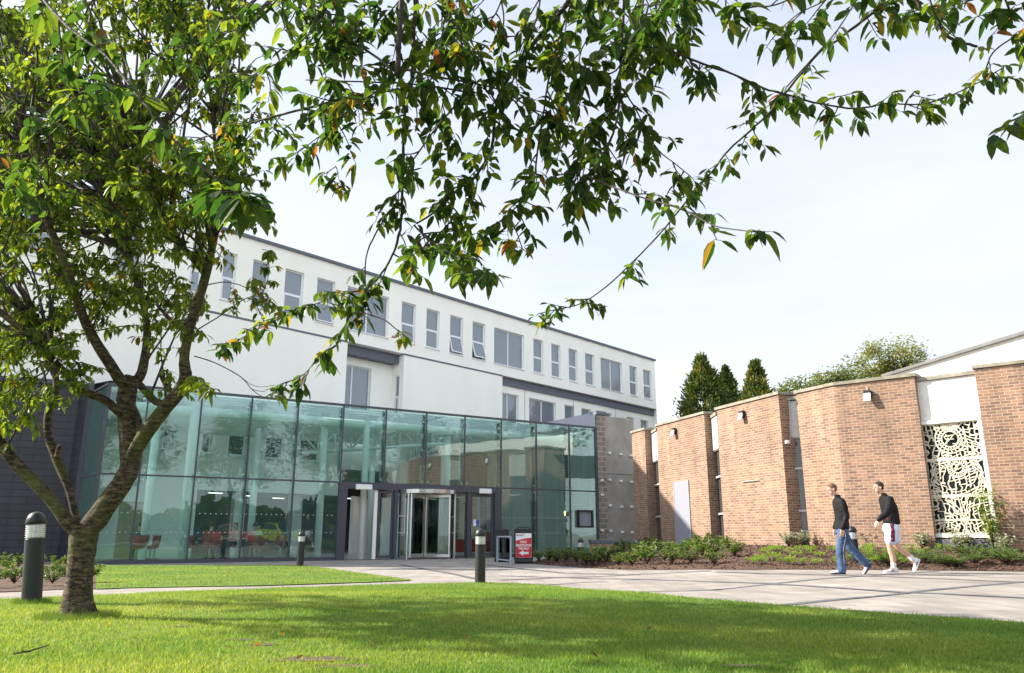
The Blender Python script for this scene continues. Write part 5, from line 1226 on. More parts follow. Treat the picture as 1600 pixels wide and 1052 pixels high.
lau = [(842, 877), (856, 876), (872, 879), (886, 877), (899, 880), (912, 882), (921, 884), (934, 880), (950, 879), (962, 884), (940, 872), (972, 874), (985, 882), (1000, 876), (992, 866), (1012, 884), (1016, 870), (1030, 862), (1036, 878), (1050, 884), (1052, 866), (1068, 876), (1078, 862), (1084, 884), (1096, 872), (1104, 862), (1118, 868), (1126, 884), (1140, 864), (1150, 868), (970, 864), (1128, 858), (1070, 856), (1100, 852), (1018, 858)]
lau.sort()
for i, (x, y) in enumerate(lau):
    lab = f'glossy green shrub, {ORD[i] if i < 34 else "last"} from the left before the grey door'
    plant('laurel', x, y, rp_.uniform(.9, 1.2)*(1.1 if x < 1020 else 1.0), lab, 'glossy green shrubs in the mulch bed')
lim = [(1178, 880), (1196, 868), (1206, 862), (1204, 876), (1203, 884), (1222, 867), (1238, 868), (1232, 883), (1256, 867), (1270, 862), (1252, 880), (1279, 872), (1276, 883), (1308, 864), (1310, 876), (1310, 884), (1354, 861), (1362, 868), (1360, 876), (1364, 883), (1390, 868), (1416, 866), (1395, 880), (1438, 870), (1470, 866), (1190, 878), (1400, 884)]
lim.sort()
for i, (x, y) in enumerate(lim):
    plant('lime', x, y, rp_.uniform(.85, 1.2), f'low lime green tuft, {ORD[i]} from the left in the mulch', 'lime green tufts in the mulch')
sil = [(1233, 854), (1258, 855), (1284, 852), (1348, 853), (1360, 856), (1378, 855), (1400, 856), (1428, 857), (1445, 858), (1458, 850), (1490, 855), (1504, 858), (1536, 853), (1565, 862), (1585, 857)]
for i, (x, y) in enumerate(sil):
    plant('silver', x, y, rp_.uniform(1.1, 1.5), f'silvery grey shrub, {ORD[i]} from the left along the foot of the brick wall', 'silvery shrubs along the wall foot')
jun = [(1430, 880), (1448, 874), (1475, 882), (1515, 872), (1530, 880), (1552, 874), (1570, 884), (1590, 876), (1390, 886), (1500, 886)]
jun.sort()
for i, (x, y) in enumerate(jun):
    plant('juniper', x, y, rp_.uniform(.75, 1.1), f'feathery green juniper, {ORD[i]} from the left in front of the pierced screen', 'feathery junipers at the right of the bed')
# planting behind the near bollard
lf_ = [(8, 905), (22, 912), (38, 900), (66, 905), (82, 912), (95, 902), (76, 897), (12, 893), (140, 907), (-8, 915), (110, 908), (28, 888), (90, 886), (60, 884), (5, 882), (104, 884)]
lf_.sort()
for i, (x, y) in enumerate(lf_):
    plant('laurel', x, y, rp_.uniform(.6, .95), f'low green shrub, {ORD[i]} from the left behind the nearest bollard', 'low shrubs before the slate wall')
p = on_bed(1556, 860); t = thing('sapling', p, 'young leafy sapling growing before the right edge of the pierced white screen', 'sapling'); f, tint, st = mkleaf('sapling', 5); f.build('foliage', M['lime2'] if 'lime2' in M else M['laurel2'] if 'laurel2' in M else leafmat('sapling_leaf', [(0, (.09, .16, .02)), (.7, (.18, .26, .04)), (1, (.3, .34, .08))], .35, .5), t, tint=tint); st.build('stems', M['twig'], t)
p = on_bed(1006, 852); p = Vector((p.x, p.y, p.z)); t = thing('red_cordyline', p, 'spiky reddish strap-leaved plant at the end of the planter wall', 'plant'); f, tint, st = mkleaf('strap', 5); f.build('foliage', M['redleaf'], t, tint=tint); st.build('stems', M['twig'], t)
# mulch chips: loose bark over the bed
ch = MB(); rc_ = random.Random(4)
for k in range(9000):
    i = rc_.randrange(nf); j = rc_.randrange(NR); a, b, c, d = BED[i][j], BED[i+1][j], BED[i+1][j+1], BED[i][j+1]; u, v = rc_.random(), rc_.random(); p = a.lerp(b, u).lerp(d.lerp(c, u), v)+Vector((0, 0, .012))
    e = Vector((rc_.uniform(-1, 1), rc_.uniform(-1, 1), rc_.uniform(-.4, .6))).normalized()*rc_.uniform(.02, .05); s_ = e.orthogonal().normalized()*rc_.uniform(.008, .018); ch.face([p-e-s_, p+e-s_, p+e+s_, p-e+s_])
tag(ch.build('bark_chips', M['mulch']), kind='stuff')
M['soil'] = mat('bare_soil', (.05, .032, .02), .95, (.14, .095, .06), 30, 1.0, 60)
# ================================================================ GRASS
def in_poly(x, y, poly):
    c = np.zeros(x.shape, bool); n = len(poly)
    for i in range(n):
        a, b = poly[i], poly[i-1]
        c ^= ((a.y > y) != (b.y > y)) & (x < (b.x-a.x)*(y-a.y)/(b.y-a.y+1e-12)+a.x)
    return c
def sst(v, a, b): t = np.clip((v-a)/(b-a), 0, 1); return t*t*(3-2*t)
def gnp(x, y): return .15*np.maximum(1-sst(y, 9.5, 14.5), sst(x, 1.5, 6)*(1-sst(y, 20, 30)))
rng = np.random.default_rng(5)
SOIL = []
rs_ = random.Random(2)
for px, py, rx, ry in ((490, 1036, .24, .10), (415, 1012, .12, .05), (375, 1004, .10, .05), (540, 1047, .2, .07), (285, 983, .14, .05), (1160, 1046, .12, .05)):
    p = atG(px, py); SOIL.append((p.x, p.y, rx, ry)); pl = []
    for k in range(26):
        a_ = k*2*math.pi/26; q = 1+rs_.uniform(-.28, .3); pl.append((p.x+rx*q*math.cos(a_), p.y+ry*q*math.sin(a_)))
    drape('soil_patch', pl, .0215, M['soil'], .08)['kind'] = 'structure'
def soil(x, y):
    m = np.zeros(x.shape, bool)
    for cx, cy, rx, ry in SOIL: m |= (((x-cx)/rx)**2+((y-cy)/ry)**2+rng.normal(0, .35, x.shape)) < 1
    return m & (rng.random(x.shape) < .85)
def blades(n, y0, y1, poly, h, wdt, power=1.6):
    y = y0+(y1-y0)*rng.random(n)**power; x = (rng.random(n)*2-1)*y*.70
    k = in_poly(x, y, poly) & ~soil(x, y); x, y = x[k], y[k]; n = len(x); z = gnp(x, y)+.014
    hh = h*rng.uniform(.45, 1.15, n)*(1+.5*(np.sin(x*3.1+y*1.7)*np.sin(y*2.3-x)) * .5); a = rng.uniform(0, 2*np.pi, n); w = wdt*rng.uniform(.7, 1.3, n)
    lx, ly = rng.normal(0, .45, n)*hh, rng.normal(0, .45, n)*hh
    v = np.empty((n, 3, 3)); v[:, 0] = np.stack([x-np.cos(a)*w, y-np.sin(a)*w, z], 1); v[:, 1] = np.stack([x+np.cos(a)*w, y+np.sin(a)*w, z], 1); v[:, 2] = np.stack([x+lx, y+ly, z+hh], 1)
    t = np.repeat(np.clip(rng.normal(.42, .2, n)+.16*np.sin(x*1.3+np.sin(y*1.9)*1.5)*np.sin(y*1.1+x*.4)+.2*sst(-x, .5, 3.5)*(y < 12), 0, 1), 3); return v.reshape(-1, 3), t
parts = [blades(420000, 3.6, 17.5, LAWN1, .032, .0028), blades(110000, 14, 27, LAWN2, .032, .006, 1.0)]
# longer tufts round the trunk foot and the bollard
for c, r_, n_ in ((base, .36, 2000), (Vector((b1.location.x, b1.location.y, 0)), .2, 700)):
    a = rng.uniform(0, 2*np.pi, n_); rr2 = (r_*(.35+.65*rng.random(n_))); x = c.x+np.cos(a)*rr2; y = c.y+np.sin(a)*rr2; z = gnp(x, y)+.02; hh = .06*rng.uniform(.4, 1.2, n_); w = .003
    v = np.empty((n_, 3, 3)); v[:, 0] = np.stack([x-w, y, z], 1); v[:, 1] = np.stack([x+w, y, z], 1); v[:, 2] = np.stack([x+rng.normal(0, .4, n_)*hh, y+rng.normal(0, .4, n_)*hh, z+hh], 1); parts.append((v.reshape(-1, 3), np.full(n_*3, .52)))
V = np.concatenate([p[0] for p in parts]); Tn = np.concatenate([p[1] for p in parts]); nT = len(V)//3
me = bpy.data.meshes.new('grass'); me.vertices.add(len(V)); me.vertices.foreach_set('co', V.ravel().astype(np.float32)); me.loops.add(nT*3); me.loops.foreach_set('vertex_index', np.arange(nT*3, dtype=np.int32)); me.polygons.add(nT); me.polygons.foreach_set('loop_start', np.arange(0, nT*3, 3, dtype=np.int32)); me.polygons.foreach_set('loop_total', np.full(nT, 3, dtype=np.int32)); me.update(calc_edges=True)
at_ = me.attributes.new('tint', 'FLOAT', 'POINT'); at_.data.foreach_set('value', Tn.astype(np.float32))
M['grassblade'] = leafmat('grass_blade', [(0, (.045, .125, .02)), (.4, (.105, .20, .03)), (.75, (.25, .30, .06)), (1, (.42, .40, .15))], .35, .6, .3)
me.materials.append(M['grassblade']); o = bpy.data.objects.new('grass', me); COL.objects.link(o); tag(o, kind='stuff', label='short sunlit lawn grass', cat='grass')
# fallen leaves and a stick
FL = [(172, 977, .96, 'purplish fallen leaf on the lawn right of the trunk foot'), (364, 1014, .9, 'pale upright curled leaf on the near lawn beside bare soil'), (398, 1010, .99, 'red fallen leaf lying left of the bare soil patch'), (440, 993, .97, 'small red leaf above the bare soil patch'), (571, 978, .98, 'orange fallen leaf on the lawn, left of the middle bollard line'), (725, 998, .97, 'red pair of leaves on the shaded lawn below the middle bollard'), (934, 1028, 1.0, 'bright red fallen leaf on the near lawn right of centre'), (464, 1030, .98, 'red leaf at the edge of the bare soil'), (1013, 984, .98, 'orange leaf on the lawn below the paving edge'), (752, 965, .9, 'pale dry leaf in the lawn shade under the middle bollard')]
for px, py, tn, lab in FL:
    p = atG(px, py, .055); o_ = MB(); k = o_.leaf(p, Vector((rp_.uniform(-1, 1), rp_.uniform(-1, 1), .15)), Vector((0, 0, 1)), .055, .034, .5, -.1); x = o_.build('fallen_leaf', M['leaf'], None, tint=[tn]*k, origin=p); tag(x, lab, 'leaf', 'fallen leaves on the lawn')
p0, p1, p2 = atG(20, 1022, .04), atG(45, 1018, .05), atG(76, 1008, .045); s_ = MB(); s_.tube([p0, p1, p2], [.004, .006, .004], 5); s_.tube([p1, p1+Vector((-.02, -.05, .01))], .003, 4); x = s_.build('stick', M['twig'], None, origin=p1); tag(x, 'thin dark stick lying on the near lawn at the left', 'stick')
# ================================================================ PEOPLE
M['skin'] = mat('skin', (.52, .30, .21), .55, (.58, .34, .25), 8)
M['hair_brown'] = mat('short_brown_hair', (.13, .075, .04), .85, (.2, .12, .065), 60, .6, 200)
M['hair_dark'] = mat('short_dark_hair', (.025, .016, .012), .8, (.05, .03, .02), 60, .4, 200)
M['blackcloth'] = mat('black_jacket_cloth', (.006, .006, .007), .8, (.011, .011, .013), 5, .6, 14, spec=.25)
M['denim'] = mat('blue_denim', (.025, .055, .13), .8, (.07, .13, .24), 4, .5, 16, ramp=(.4, .7))
M['stitch'] = mat('pale_stitching', (.35, .4, .5), .8)
M['shorts'] = mat('pale_blue_shorts', (.52, .64, .82), .7, (.58, .68, .84), 3, .4, 10)
M['maroon'] = mat('maroon_stripe', (.17, .015, .035), .7)
M['shoe'] = mat('white_trainer', (.72, .72, .74), .5); M['shoeblue'] = mat('blue_trainer_trim', (.05, .25, .6), .5); M['sole'] = mat('dark_sole', (.04, .04, .05), .7)
M['eye'] = mat('eye_dark', (.03, .02, .015), .2); M['redpipe'] = mat('red_piping', (.5, .01, .015), .6)
def V3(p): return Vector(p)
def capsule(mb, pts, rad, n=10, sq=1.0):
    """tapered limb with rounded ends; sq flattens it sideways"""
    P = [V3(p) for p in pts]; C = catmull(P, 4) if len(P) > 2 else [P[0].lerp(P[1], i/4) for i in range(5)]
    N_ = len(C); W = []
    for i in range(N_):
        t = i/(N_-1)*(len(rad)-1); k = min(len(rad)-2, int(t)); W.append(rad[k]+(rad[k+1]-rad[k])*(t-k))
    a = (C[0]-C[1]).normalized(); b = (C[-1]-C[-2]).normalized()
    C = [C[0]+a*W[0]*.95, C[0]+a*W[0]*.6]+C+[C[-1]+b*W[-1]*.6, C[-1]+b*W[-1]*.95]; W = [W[0]*.3, W[0]*.8]+W+[W[-1]*.8, W[-1]*.3]
    mb.tube(C, W, n)
def stack(mb, rings, n=18):
    """rings: (centre, half depth x, half width y[, tilt about y])"""
    out = []
    for r in rings:
        c = V3(r[0]); t = r[3] if len(r) > 3 else 0
        out.append([c+Vector((r[1]*math.cos(2*math.pi*j/n)*math.cos(t), r[2]*math.sin(2*math.pi*j/n), -r[1]*math.cos(2*math.pi*j/n)*math.sin(t))) for j in range(n)])
    mb.rings(out)
def ellip(mb, c, r, n=14, m_=9, rot=None):
    c = V3(c); rings = []
    for i in range(1, m_):
        a = math.pi*i/m_; ring = []
        for j in range(n):
            b = 2*math.pi*j/n; q = Vector((r[0]*math.sin(a)*math.cos(b), r[1]*math.sin(a)*math.sin(b), -r[2]*math.cos(a)))
            if rot is not None: q = rot @ q
            ring.append(c+q)
        rings.append(ring)
    mb.rings(rings)
def remesh(o, vox, sm=6):
    m = o.modifiers.new('remesh', 'REMESH'); m.mode = 'VOXEL'; m.voxel_size = vox; m.use_smooth_shade = True
    s_ = o.modifiers.new('smooth', 'SMOOTH'); s_.iterations = sm; s_.factor = .5
def folds(o, amt):
    t_ = bpy.data.textures.get('cloth_folds') or bpy.data.textures.new('cloth_folds', 'CLOUDS'); t_.noise_scale = .11; t_.noise_depth = 2
    m = o.modifiers.new('folds', 'DISPLACE'); m.texture = t_; m.strength = amt; m.mid_level = .5; m.texture_coords = 'LOCAL'
def head(mb, hb, c, pitch, look=0, fine=True):
    """head turned forward (+x); mb gets skin, hb gets hair"""
    Rm = Matrix.Rotation(pitch, 3, 'Y') @ Matrix.Rotation(look, 3, 'Z'); c = V3(c)
    def T_(p): return c+Rm @ V3(p)
    ellip(mb, T_((-.008, 0, .025)), (.098, .076, .100), 18, 12, Rm); ellip(mb, T_((.028, 0, -.045)), (.062, .056, .068), 14, 9, Rm); ellip(mb, T_((.062, 0, -.083)), (.022, .026, .02), 10, 7, Rm)
    capsule(mb, [T_((.088, 0, .008)), T_((.108, 0, -.022)), T_((.096, 0, -.034))], [.008, .014, .012], 8)          # nose
    capsule(mb, [T_((.082, -.018, -.056)), T_((.09, 0, -.054)), T_((.082, .018, -.056))], [.007, .008, .007], 6)    # lips
    capsule(mb, [T_((.083, -.03, .028)), T_((.092, 0, .028)), T_((.083, .03, .028))], [.008, .009, .008], 6)      # brow
    for s_ in (-1, 1): ellip(mb, T_((-.008, s_*.078, -.008)), (.018, .008, .03), 8, 6, Rm)
    if hb is not None:
        rings = []
        for i in range(9):     # skull cap with a hairline that drops to the nape
            a = i/8; ring = []
            for j in range(22):
                b = 2*math.pi*j/22; fr = math.cos(b); lo = -.05 if fr < -.3 else (.068 if fr > .45 else .04-.09*(.45-fr)/.75*1.0)
                zt = lo+(.129-lo)*math.sin(a*math.pi/2); k = math.sqrt(max(0.0, 1-((zt-.025)/.106)**2)) if zt > .025 else (1-.35*max(0, (.025-zt)/.1)**1.2)
                wv = 1+.02*math.sin(j*2.7+i*1.9); ring.append(T_((-.009+(.1005 if fr < 0 else .097)*k*fr*wv, .0785*k*math.sin(b)*wv, zt)))
            rings.append(ring)
        hb.rings(rings)
    return T_
def hand(mb, wrist, d, palm_n, curl=.5, side=1):
    """five separate fingers; d points from wrist to knuckles, palm_n out of the palm"""
    w_ = V3(wrist); d = V3(d).normalized(); pn = (V3(palm_n)-d*V3(palm_n).dot(d)).normalized(); sd = d.cross(pn)*side
    Rm = Matrix((d, sd, pn)).transposed()
    ellip(mb, w_+d*.045, (.052, .04, .017), 12, 8, Rm)
    for k, (o_, L_) in enumerate(((-.030, .062), (-.010, .074), (.010, .078), (.029, .068))):
        b = w_+d*.085+sd*o_; k1 = b+(d*math.cos(curl*.6)+pn*math.sin(curl*.6))*L_*.42; k2 = k1+(d*math.cos(curl*1.5)+pn*math.sin(curl*1.5))*L_*.33; k3 = k2+(d*math.cos(curl*2.3)+pn*math.sin(curl*2.3))*L_*.27
        capsule(mb, [w_+d*.06+sd*o_*.9, b, k1, k2, k3], [.0105, .0105, .0095, .009, .008], 7)
    t0 = w_+d*.025+sd*.03; t1 = t0+(sd*.65+d*.6+pn*.3).normalized()*.035; t2 = t1+(d*.85+sd*.2+pn*.4).normalized()*.033
    capsule(mb, [t0, t1, t2], [.014, .0115, .009], 7)
def shoe(t, ank, toe_dir, pitch, mats, cat='shoe'):
    """trainer at an ankle; pitch > 0 lifts the heel"""
    a = V3(ank); Rm = Matrix.Rotation(pitch, 3, 'Y'); yaw = Matrix.Rotation(math.atan2(toe_dir[1], toe_dir[0]), 3, 'Z')
    def T_(p): return a+yaw @ (Rm @ (V3(p)))
    u = LB(); sec = [(-.075, .028, .075, .06), (-.06, .036, .0, .09), (-.01, .04, 0, .085), (.05, .043, 0, .055), (.11, .047, 0, .035), (.16, .044, 0, .03), (.195, .028, 0, .024)]
    rings = []
    for x, hw, _, ht in sec:
        rings.append([T_((x, hw*math.cos(b)*(1 if math.sin(b) < 0 else .85), -.075+.01+(ht*.5)+ht*.55*math.sin(b))) for b in [2*math.pi*j/14 for j in range(14)]])
    u.rings(rings); o = u.build('shoe', M['shoe'], t, smooth=True)
    sl = LB(); rings = []
    for x, hw in ((-.08, .026), (-.06, .038), (0, .04), (.06, .046), (.12, .05), (.17, .046), (.203, .026)):
        rings.append([T_((x, hw*s_, z)) for s_, z in ((-1, -.088), (1, -.088), (1.02, -.066), (-1.02, -.066))])
    sl.rings(rings); sl.build('sole', M[mats], o)
    st = LB()
    for k in range(3):
        for s_ in (-1, 1): st.tube([T_((.0+k*.026, s_*.046, -.06)), T_((.03+k*.02, s_*.036, -.02))], .005, 5)
    st.build('stripe', M['shoeblue' if mats == 'sole' else 'maroon'], o)
def rot_root(o, ang): o.rotation_euler = (0, 0, ang)
GZ = lambda px, py: atG(px, py)
# ---- man in jeans, hands in pockets
pA_ = atD(1322, 899, 15.7); pA_.z = g(pA_.x, pA_.y)+.005
A = thing('person', pA_, 'short-haired man in black jacket and blue jeans walking left, hand by his pocket, head lowered', 'person', 'two men walking past the brick hall', R(176)); A.scale = (.985,)*3
bd = LB(); hr = LB()
hc = (.105, 0, 1.625); T_ = head(bd, hr, hc, R(18))
capsule(bd, [(.02, 0, 1.36), (.045, 0, 1.46), (.085, 0, 1.56)], [.07, .056, .052], 14)
stack(bd, [((-.01, 0, .84), .10, .15), ((-.015, 0, .95), .10, .145), ((-.02, 0, 1.08), .095, .14), ((-.02, 0, 1.22), .105, .16), ((-.015, 0, 1.34), .10, .165), ((.0, 0, 1.42), .07, .12)])
legs = {1: [(-.01, .085, .88), (.1, .09, .46), (.115, .09, .09)], -1: [(-.01, -.085, .88), (-.17, -.09, .47), (-.42, -.09, .19)]}
for s_ in (1, -1): capsule(bd, legs[s_], [.075, .05, .04], 12)
arms = {1: [(.0, .19, 1.38), (-.035, .235, 1.09), (.055, .215, .865)], -1: [(.0, -.19, 1.38), (-.04, -.235, 1.09), (.055, -.21, .87)]}
for s_ in (1, -1):
    capsule(bd, arms[s_], [.045, .038, .028], 10); hand(bd, Vector(arms[s_][2])+Vector((.005, 0, -.02)), (.08, -.05*s_, -1), (0, -s_, 0), .45, s_)
for s_ in (1, -1): capsule(bd, [Vector(legs[s_][2])+Vector((0, 0, 0)), Vector(legs[s_][2])+Vector((.10, 0, -.05) if s_ == 1 else (.03, 0, -.04))], [.035, .025], 8)
o = bd.build('body', M['skin'], A); remesh(o, .0062, 3); h_ = hr.build('hair', M['hair_brown'], A, smooth=True)
ey = LB(); [ellip(ey, T_((.083, s_*.03, .012)), (.008, .011, .006), 8, 6) for s_ in (-1, 1)]; ey.build('eyes', M['eye'], A)
jk = LB(); stack(jk, [((-.01, 0, .84), .128, .185), ((-.015, 0, .90), .135, .19), ((-.025, 0, 1.02), .125, .175), ((-.03, 0, 1.15), .128, .185), ((-.025, 0, 1.27), .13, .2), ((-.015, 0, 1.36), .12, .195), ((0, 0, 1.42), .095, .15), ((.022, 0, 1.47), .072, .085), ((.04, 0, 1.525), .075, .078)])
for s_ in (1, -1): capsule(jk, [(.0, s_*.165, 1.385), (-.02, s_*.215, 1.25), (-.04, s_*.24, 1.09), (.02, s_*.228, .95), (.052, s_*.217, .875)], [.072, .068, .058, .052, .047], 14)
o = jk.build('jacket', M['blackcloth'], A); remesh(o, .011, 4); folds(o, .016)
jn = LB(); stack(jn, [((-.005, 0, .78), .118, .165), ((-.01, 0, .86), .122, .168), ((-.012, 0, .93), .115, .16)])
capsule(jn, [(-.005, .085, .82), (.045, .09, .64), (.09, .092, .46), (.095, .092, .27), (.10, .092, .09)], [.108, .098, .084, .084, .09], 16)
capsule(jn, [(-.02, -.085, .82), (-.10, -.09, .66), (-.19, -.092, .48), (-.31, -.092, .34), (-.43, -.092, .20)], [.108, .098, .084, .082, .084], 16)
o = jn.build('jeans', M['denim'], A); remesh(o, .012, 4); folds(o, .02)
sm_ = LB(); sm_.tube(catmull([Vector((-.02, .190, .80)), Vector((.02, .192, .62)), Vector((.06, .178, .46)), Vector((.07, .178, .2))], 5), .0035, 5); sm_.tube(catmull([Vector((-.06, .178, .80)), Vector((-.10, .165, .76)), Vector((-.1, .16, .7)), Vector((-.05, .18, .68))], 4), .0035, 5); sm_.build('stitching', M['stitch'], A)
shoe(A, (.115, .09, .088), (1, .0), 0, 'sole'); shoe(A, (-.43, -.09, .185), (1, 0), R(52), 'sole')
# ---- man in shorts
pB = atD(1400, 895, 16.2); pB.z = g(pB.x, pB.y)+.005
B = thing('person', pB, 'dark-haired man in black tracksuit top and pale blue shorts with a maroon stripe, striding left', 'person', 'two men walking past the brick hall', R(178)); B.scale = (1.0,)*3
bd = LB(); hr = LB(); T_ = head(bd, hr, (.15, 0, 1.665), R(4))
capsule(bd, [(.05, 0, 1.40), (.085, 0, 1.50), (.125, 0, 1.6)], [.075, .06, .055], 14)
stack(bd, [((-.01, 0, .88), .105, .155), ((-.01, 0, 1.0), .105, .15), ((-.005, 0, 1.13), .10, .15), ((.01, 0, 1.27), .108, .165), ((.03, 0, 1.38), .1, .17), ((.045, 0, 1.45), .075, .12)])
lf1 = [(0, .09, .90), (.075, .095, .70), (.105, .1, .50), (.07, .1, .30), (.075, .1, .11)]; lf2 = [(0, -.09, .90), (-.05, -.095, .72), (-.10, -.1, .54), (-.25, -.1, .41), (-.39, -.1, .29)]
for lg in (lf1, lf2): capsule(bd, lg, [.09, .078, .058, .058, .040], 14)
capsule(bd, [(.075, .1, .11), (.15, .1, .05)], [.04, .028], 8); capsule(bd, [(-.39, -.1, .29), (-.405, -.1, .24), (-.41, -.1, .21)], [.04, .035, .03], 8)
capsule(bd, [(.04, .19, 1.41), (.14, .25, 1.17), (.32, .22, 1.01)], [.05, .04, .028], 10); hand(bd, (.335, .218, 1.0), (.5, -.1, -.8), (-.6, -.3, -.4), .5, 1)
capsule(bd, [(.04, -.19, 1.41), (-.10, -.24, 1.17), (-.12, -.21, .93)], [.05, .04, .028], 10); hand(bd, (-.12, -.21, .92), (.2, .05, -1), (0, 1, 0), .5, -1)
o = bd.build('body', M['skin'], B); remesh(o, .0062, 3); hr.build('hair', M['hair_dark'], B, smooth=True)
ey = LB(); [ellip(ey, T_((.083, s_*.03, .012)), (.008, .011, .006), 8, 6) for s_ in (-1, 1)]; ey.build('eyes', M['eye'], B)
jk = LB(); stack(jk, [((-.025, 0, .93), .135, .18), ((-.03, 0, .965), .155, .20), ((-.03, 0, 1.05), .15, .20), ((-.02, 0, 1.17), .15, .205), ((-.005, 0, 1.29), .15, .215), ((.015, 0, 1.39), .13, .205), ((.04, 0, 1.46), .1, .15), ((.07, 0, 1.51), .075, .085), ((.085, 0, 1.555), .07, .076)])
capsule(jk, [(.03, .17, 1.42), (.075, .225, 1.30), (.145, .252, 1.17), (.23, .24, 1.09), (.315, .225, 1.02)], [.082, .078, .07, .062, .046], 14); capsule(jk, [(.03, -.17, 1.42), (-.04, -.225, 1.29), (-.10, -.245, 1.17), (-.12, -.225, 1.05), (-.12, -.21, .96)], [.082, .078, .068, .058, .046], 14)
o = jk.build('jacket', M['blackcloth'], B); remesh(o, .011, 4); folds(o, .016)
pp_ = LB(); pp_.tube(catmull([Vector((.105, .165, 1.02)), Vector((.12, .16, 1.07)), Vector((.128, .165, 1.14))], 3), .006, 5); pp_.build('piping', M['redpipe'], B)
so = LB(); stack(so, [((-.01, 0, .80), .135, .175), ((-.01, 0, .90), .14, .18), ((-.015, 0, .96), .13, .175)])
capsule(so, [(.0, .09, .86), (.05, .1, .72), (.075, .104, .635)], [.125, .122, .118], 18); capsule(so, [(0, -.09, .86), (-.05, -.1, .74), (-.09, -.104, .655)], [.125, .122, .118], 18)
o = so.build('shorts', M['shorts'], B); remesh(o, .011, 3); folds(o, .010)
sp = LB(); P = [Vector((.045, .181, .95)), Vector((.045, .204, .86)), Vector((.06, .222, .77)), Vector((.075, .226, .68)), Vector((.08, .224, .60))]
for a, b in zip(P, P[1:]): sp.rings([[a+Vector((dx, dy, 0)) for dx, dy in ((-.04, -.03), (.04, -.03), (.036, .003), (0, .01), (-.036, .003))], [b+Vector((dx, dy, 0)) for dx, dy in ((-.04, -.03), (.04, -.03), (.036, .003), (0, .01), (-.036, .003))]])
sp.build('side_stripe', M['maroon'], B, smooth=True)
sk = LB(); capsule(sk, [(.072, .1, .19), (.075, .1, .1)], [.05, .048], 12); sk.build('sock', M['shoe'], B, smooth=True); sk = LB(); capsule(sk, [(-.355, -.1, .315), (-.40, -.1, .25)], [.05, .048], 12); sk.build('sock', M['shoe'], B, smooth=True)
shoe(B, (.08, .1, .088), (1, 0), 0, 'shoe'); shoe(B, (-.43, -.1, .225), (1, 0), R(62), 'shoe')
# ================================================================ CAFE behind the glass: chairs, tables, sitters
def cafe_chair(loc, rz, label):
    t = thing('swivel_chair', loc, label, 'chair', 'red cafe chairs behind the glass', rz)
    s_ = LB(); rings = []
    for k, (r_, z) in enumerate(((.08, .40), (.20, .42), (.25, .46), (.26, .50))): rings.append([(r_*math.cos(a), r_*math.sin(a), z) for a in [2*math.pi*j/18 for j in range(18)]])
    s_.rings([[Vector(q) for q in r] for r in rings]); s_.build('seat', M['redfab'], t, smooth=True)
    b_ = LB(); 
    rg = []
    for z, r_ in ((.48, .25), (.62, .28), (.78, .30), (.84, .30)): rg.append([Vector((r_*math.cos(a), r_*math.sin(a), z)) for a in [R(100+160*j/12) for j in range(13)]]+[Vector(((r_-.035)*math.cos(a), (r_-.035)*math.sin(a), z)) for a in [R(260-160*j/12) for j in range(13)]])
    b_.rings(rg); b_.build('backrest', M['redfab'], t, smooth=True)
    c_ = LB(); c_.tube([(0, 0, .08), (0, 0, .42)], .025, 8); c_.build('stem', M['steel'], t)
    for k in range(4): a = R(45+90*k); l_ = LB(); l_.tube([(0, 0, .09), (.28*math.cos(a), .28*math.sin(a), .02)], [.02, .014], 6); l_.build('foot', M['steel'], t)
    return t
def cafe_table(loc, label):
    t = thing('cafe_table', loc, label, 'table', 'round cafe tables behind the glass'); a = LB(); a.lathe([(.0, .70), (.38, .705), (.385, .72), (.38, .735), (0, .735)], n=28); a.build('tabletop', M['interior'], t)
    a = LB(); a.tube([(0, 0, .08), (0, 0, .71)], .03, 8); a.build('stem', M['steel'], t)
    for k in range(4): an = R(90*k); l_ = LB(); l_.tube([(0, 0, .09), (.3*math.cos(an), .3*math.sin(an), .02)], [.022, .014], 6); l_.build('foot', M['steel'], t)
    return t
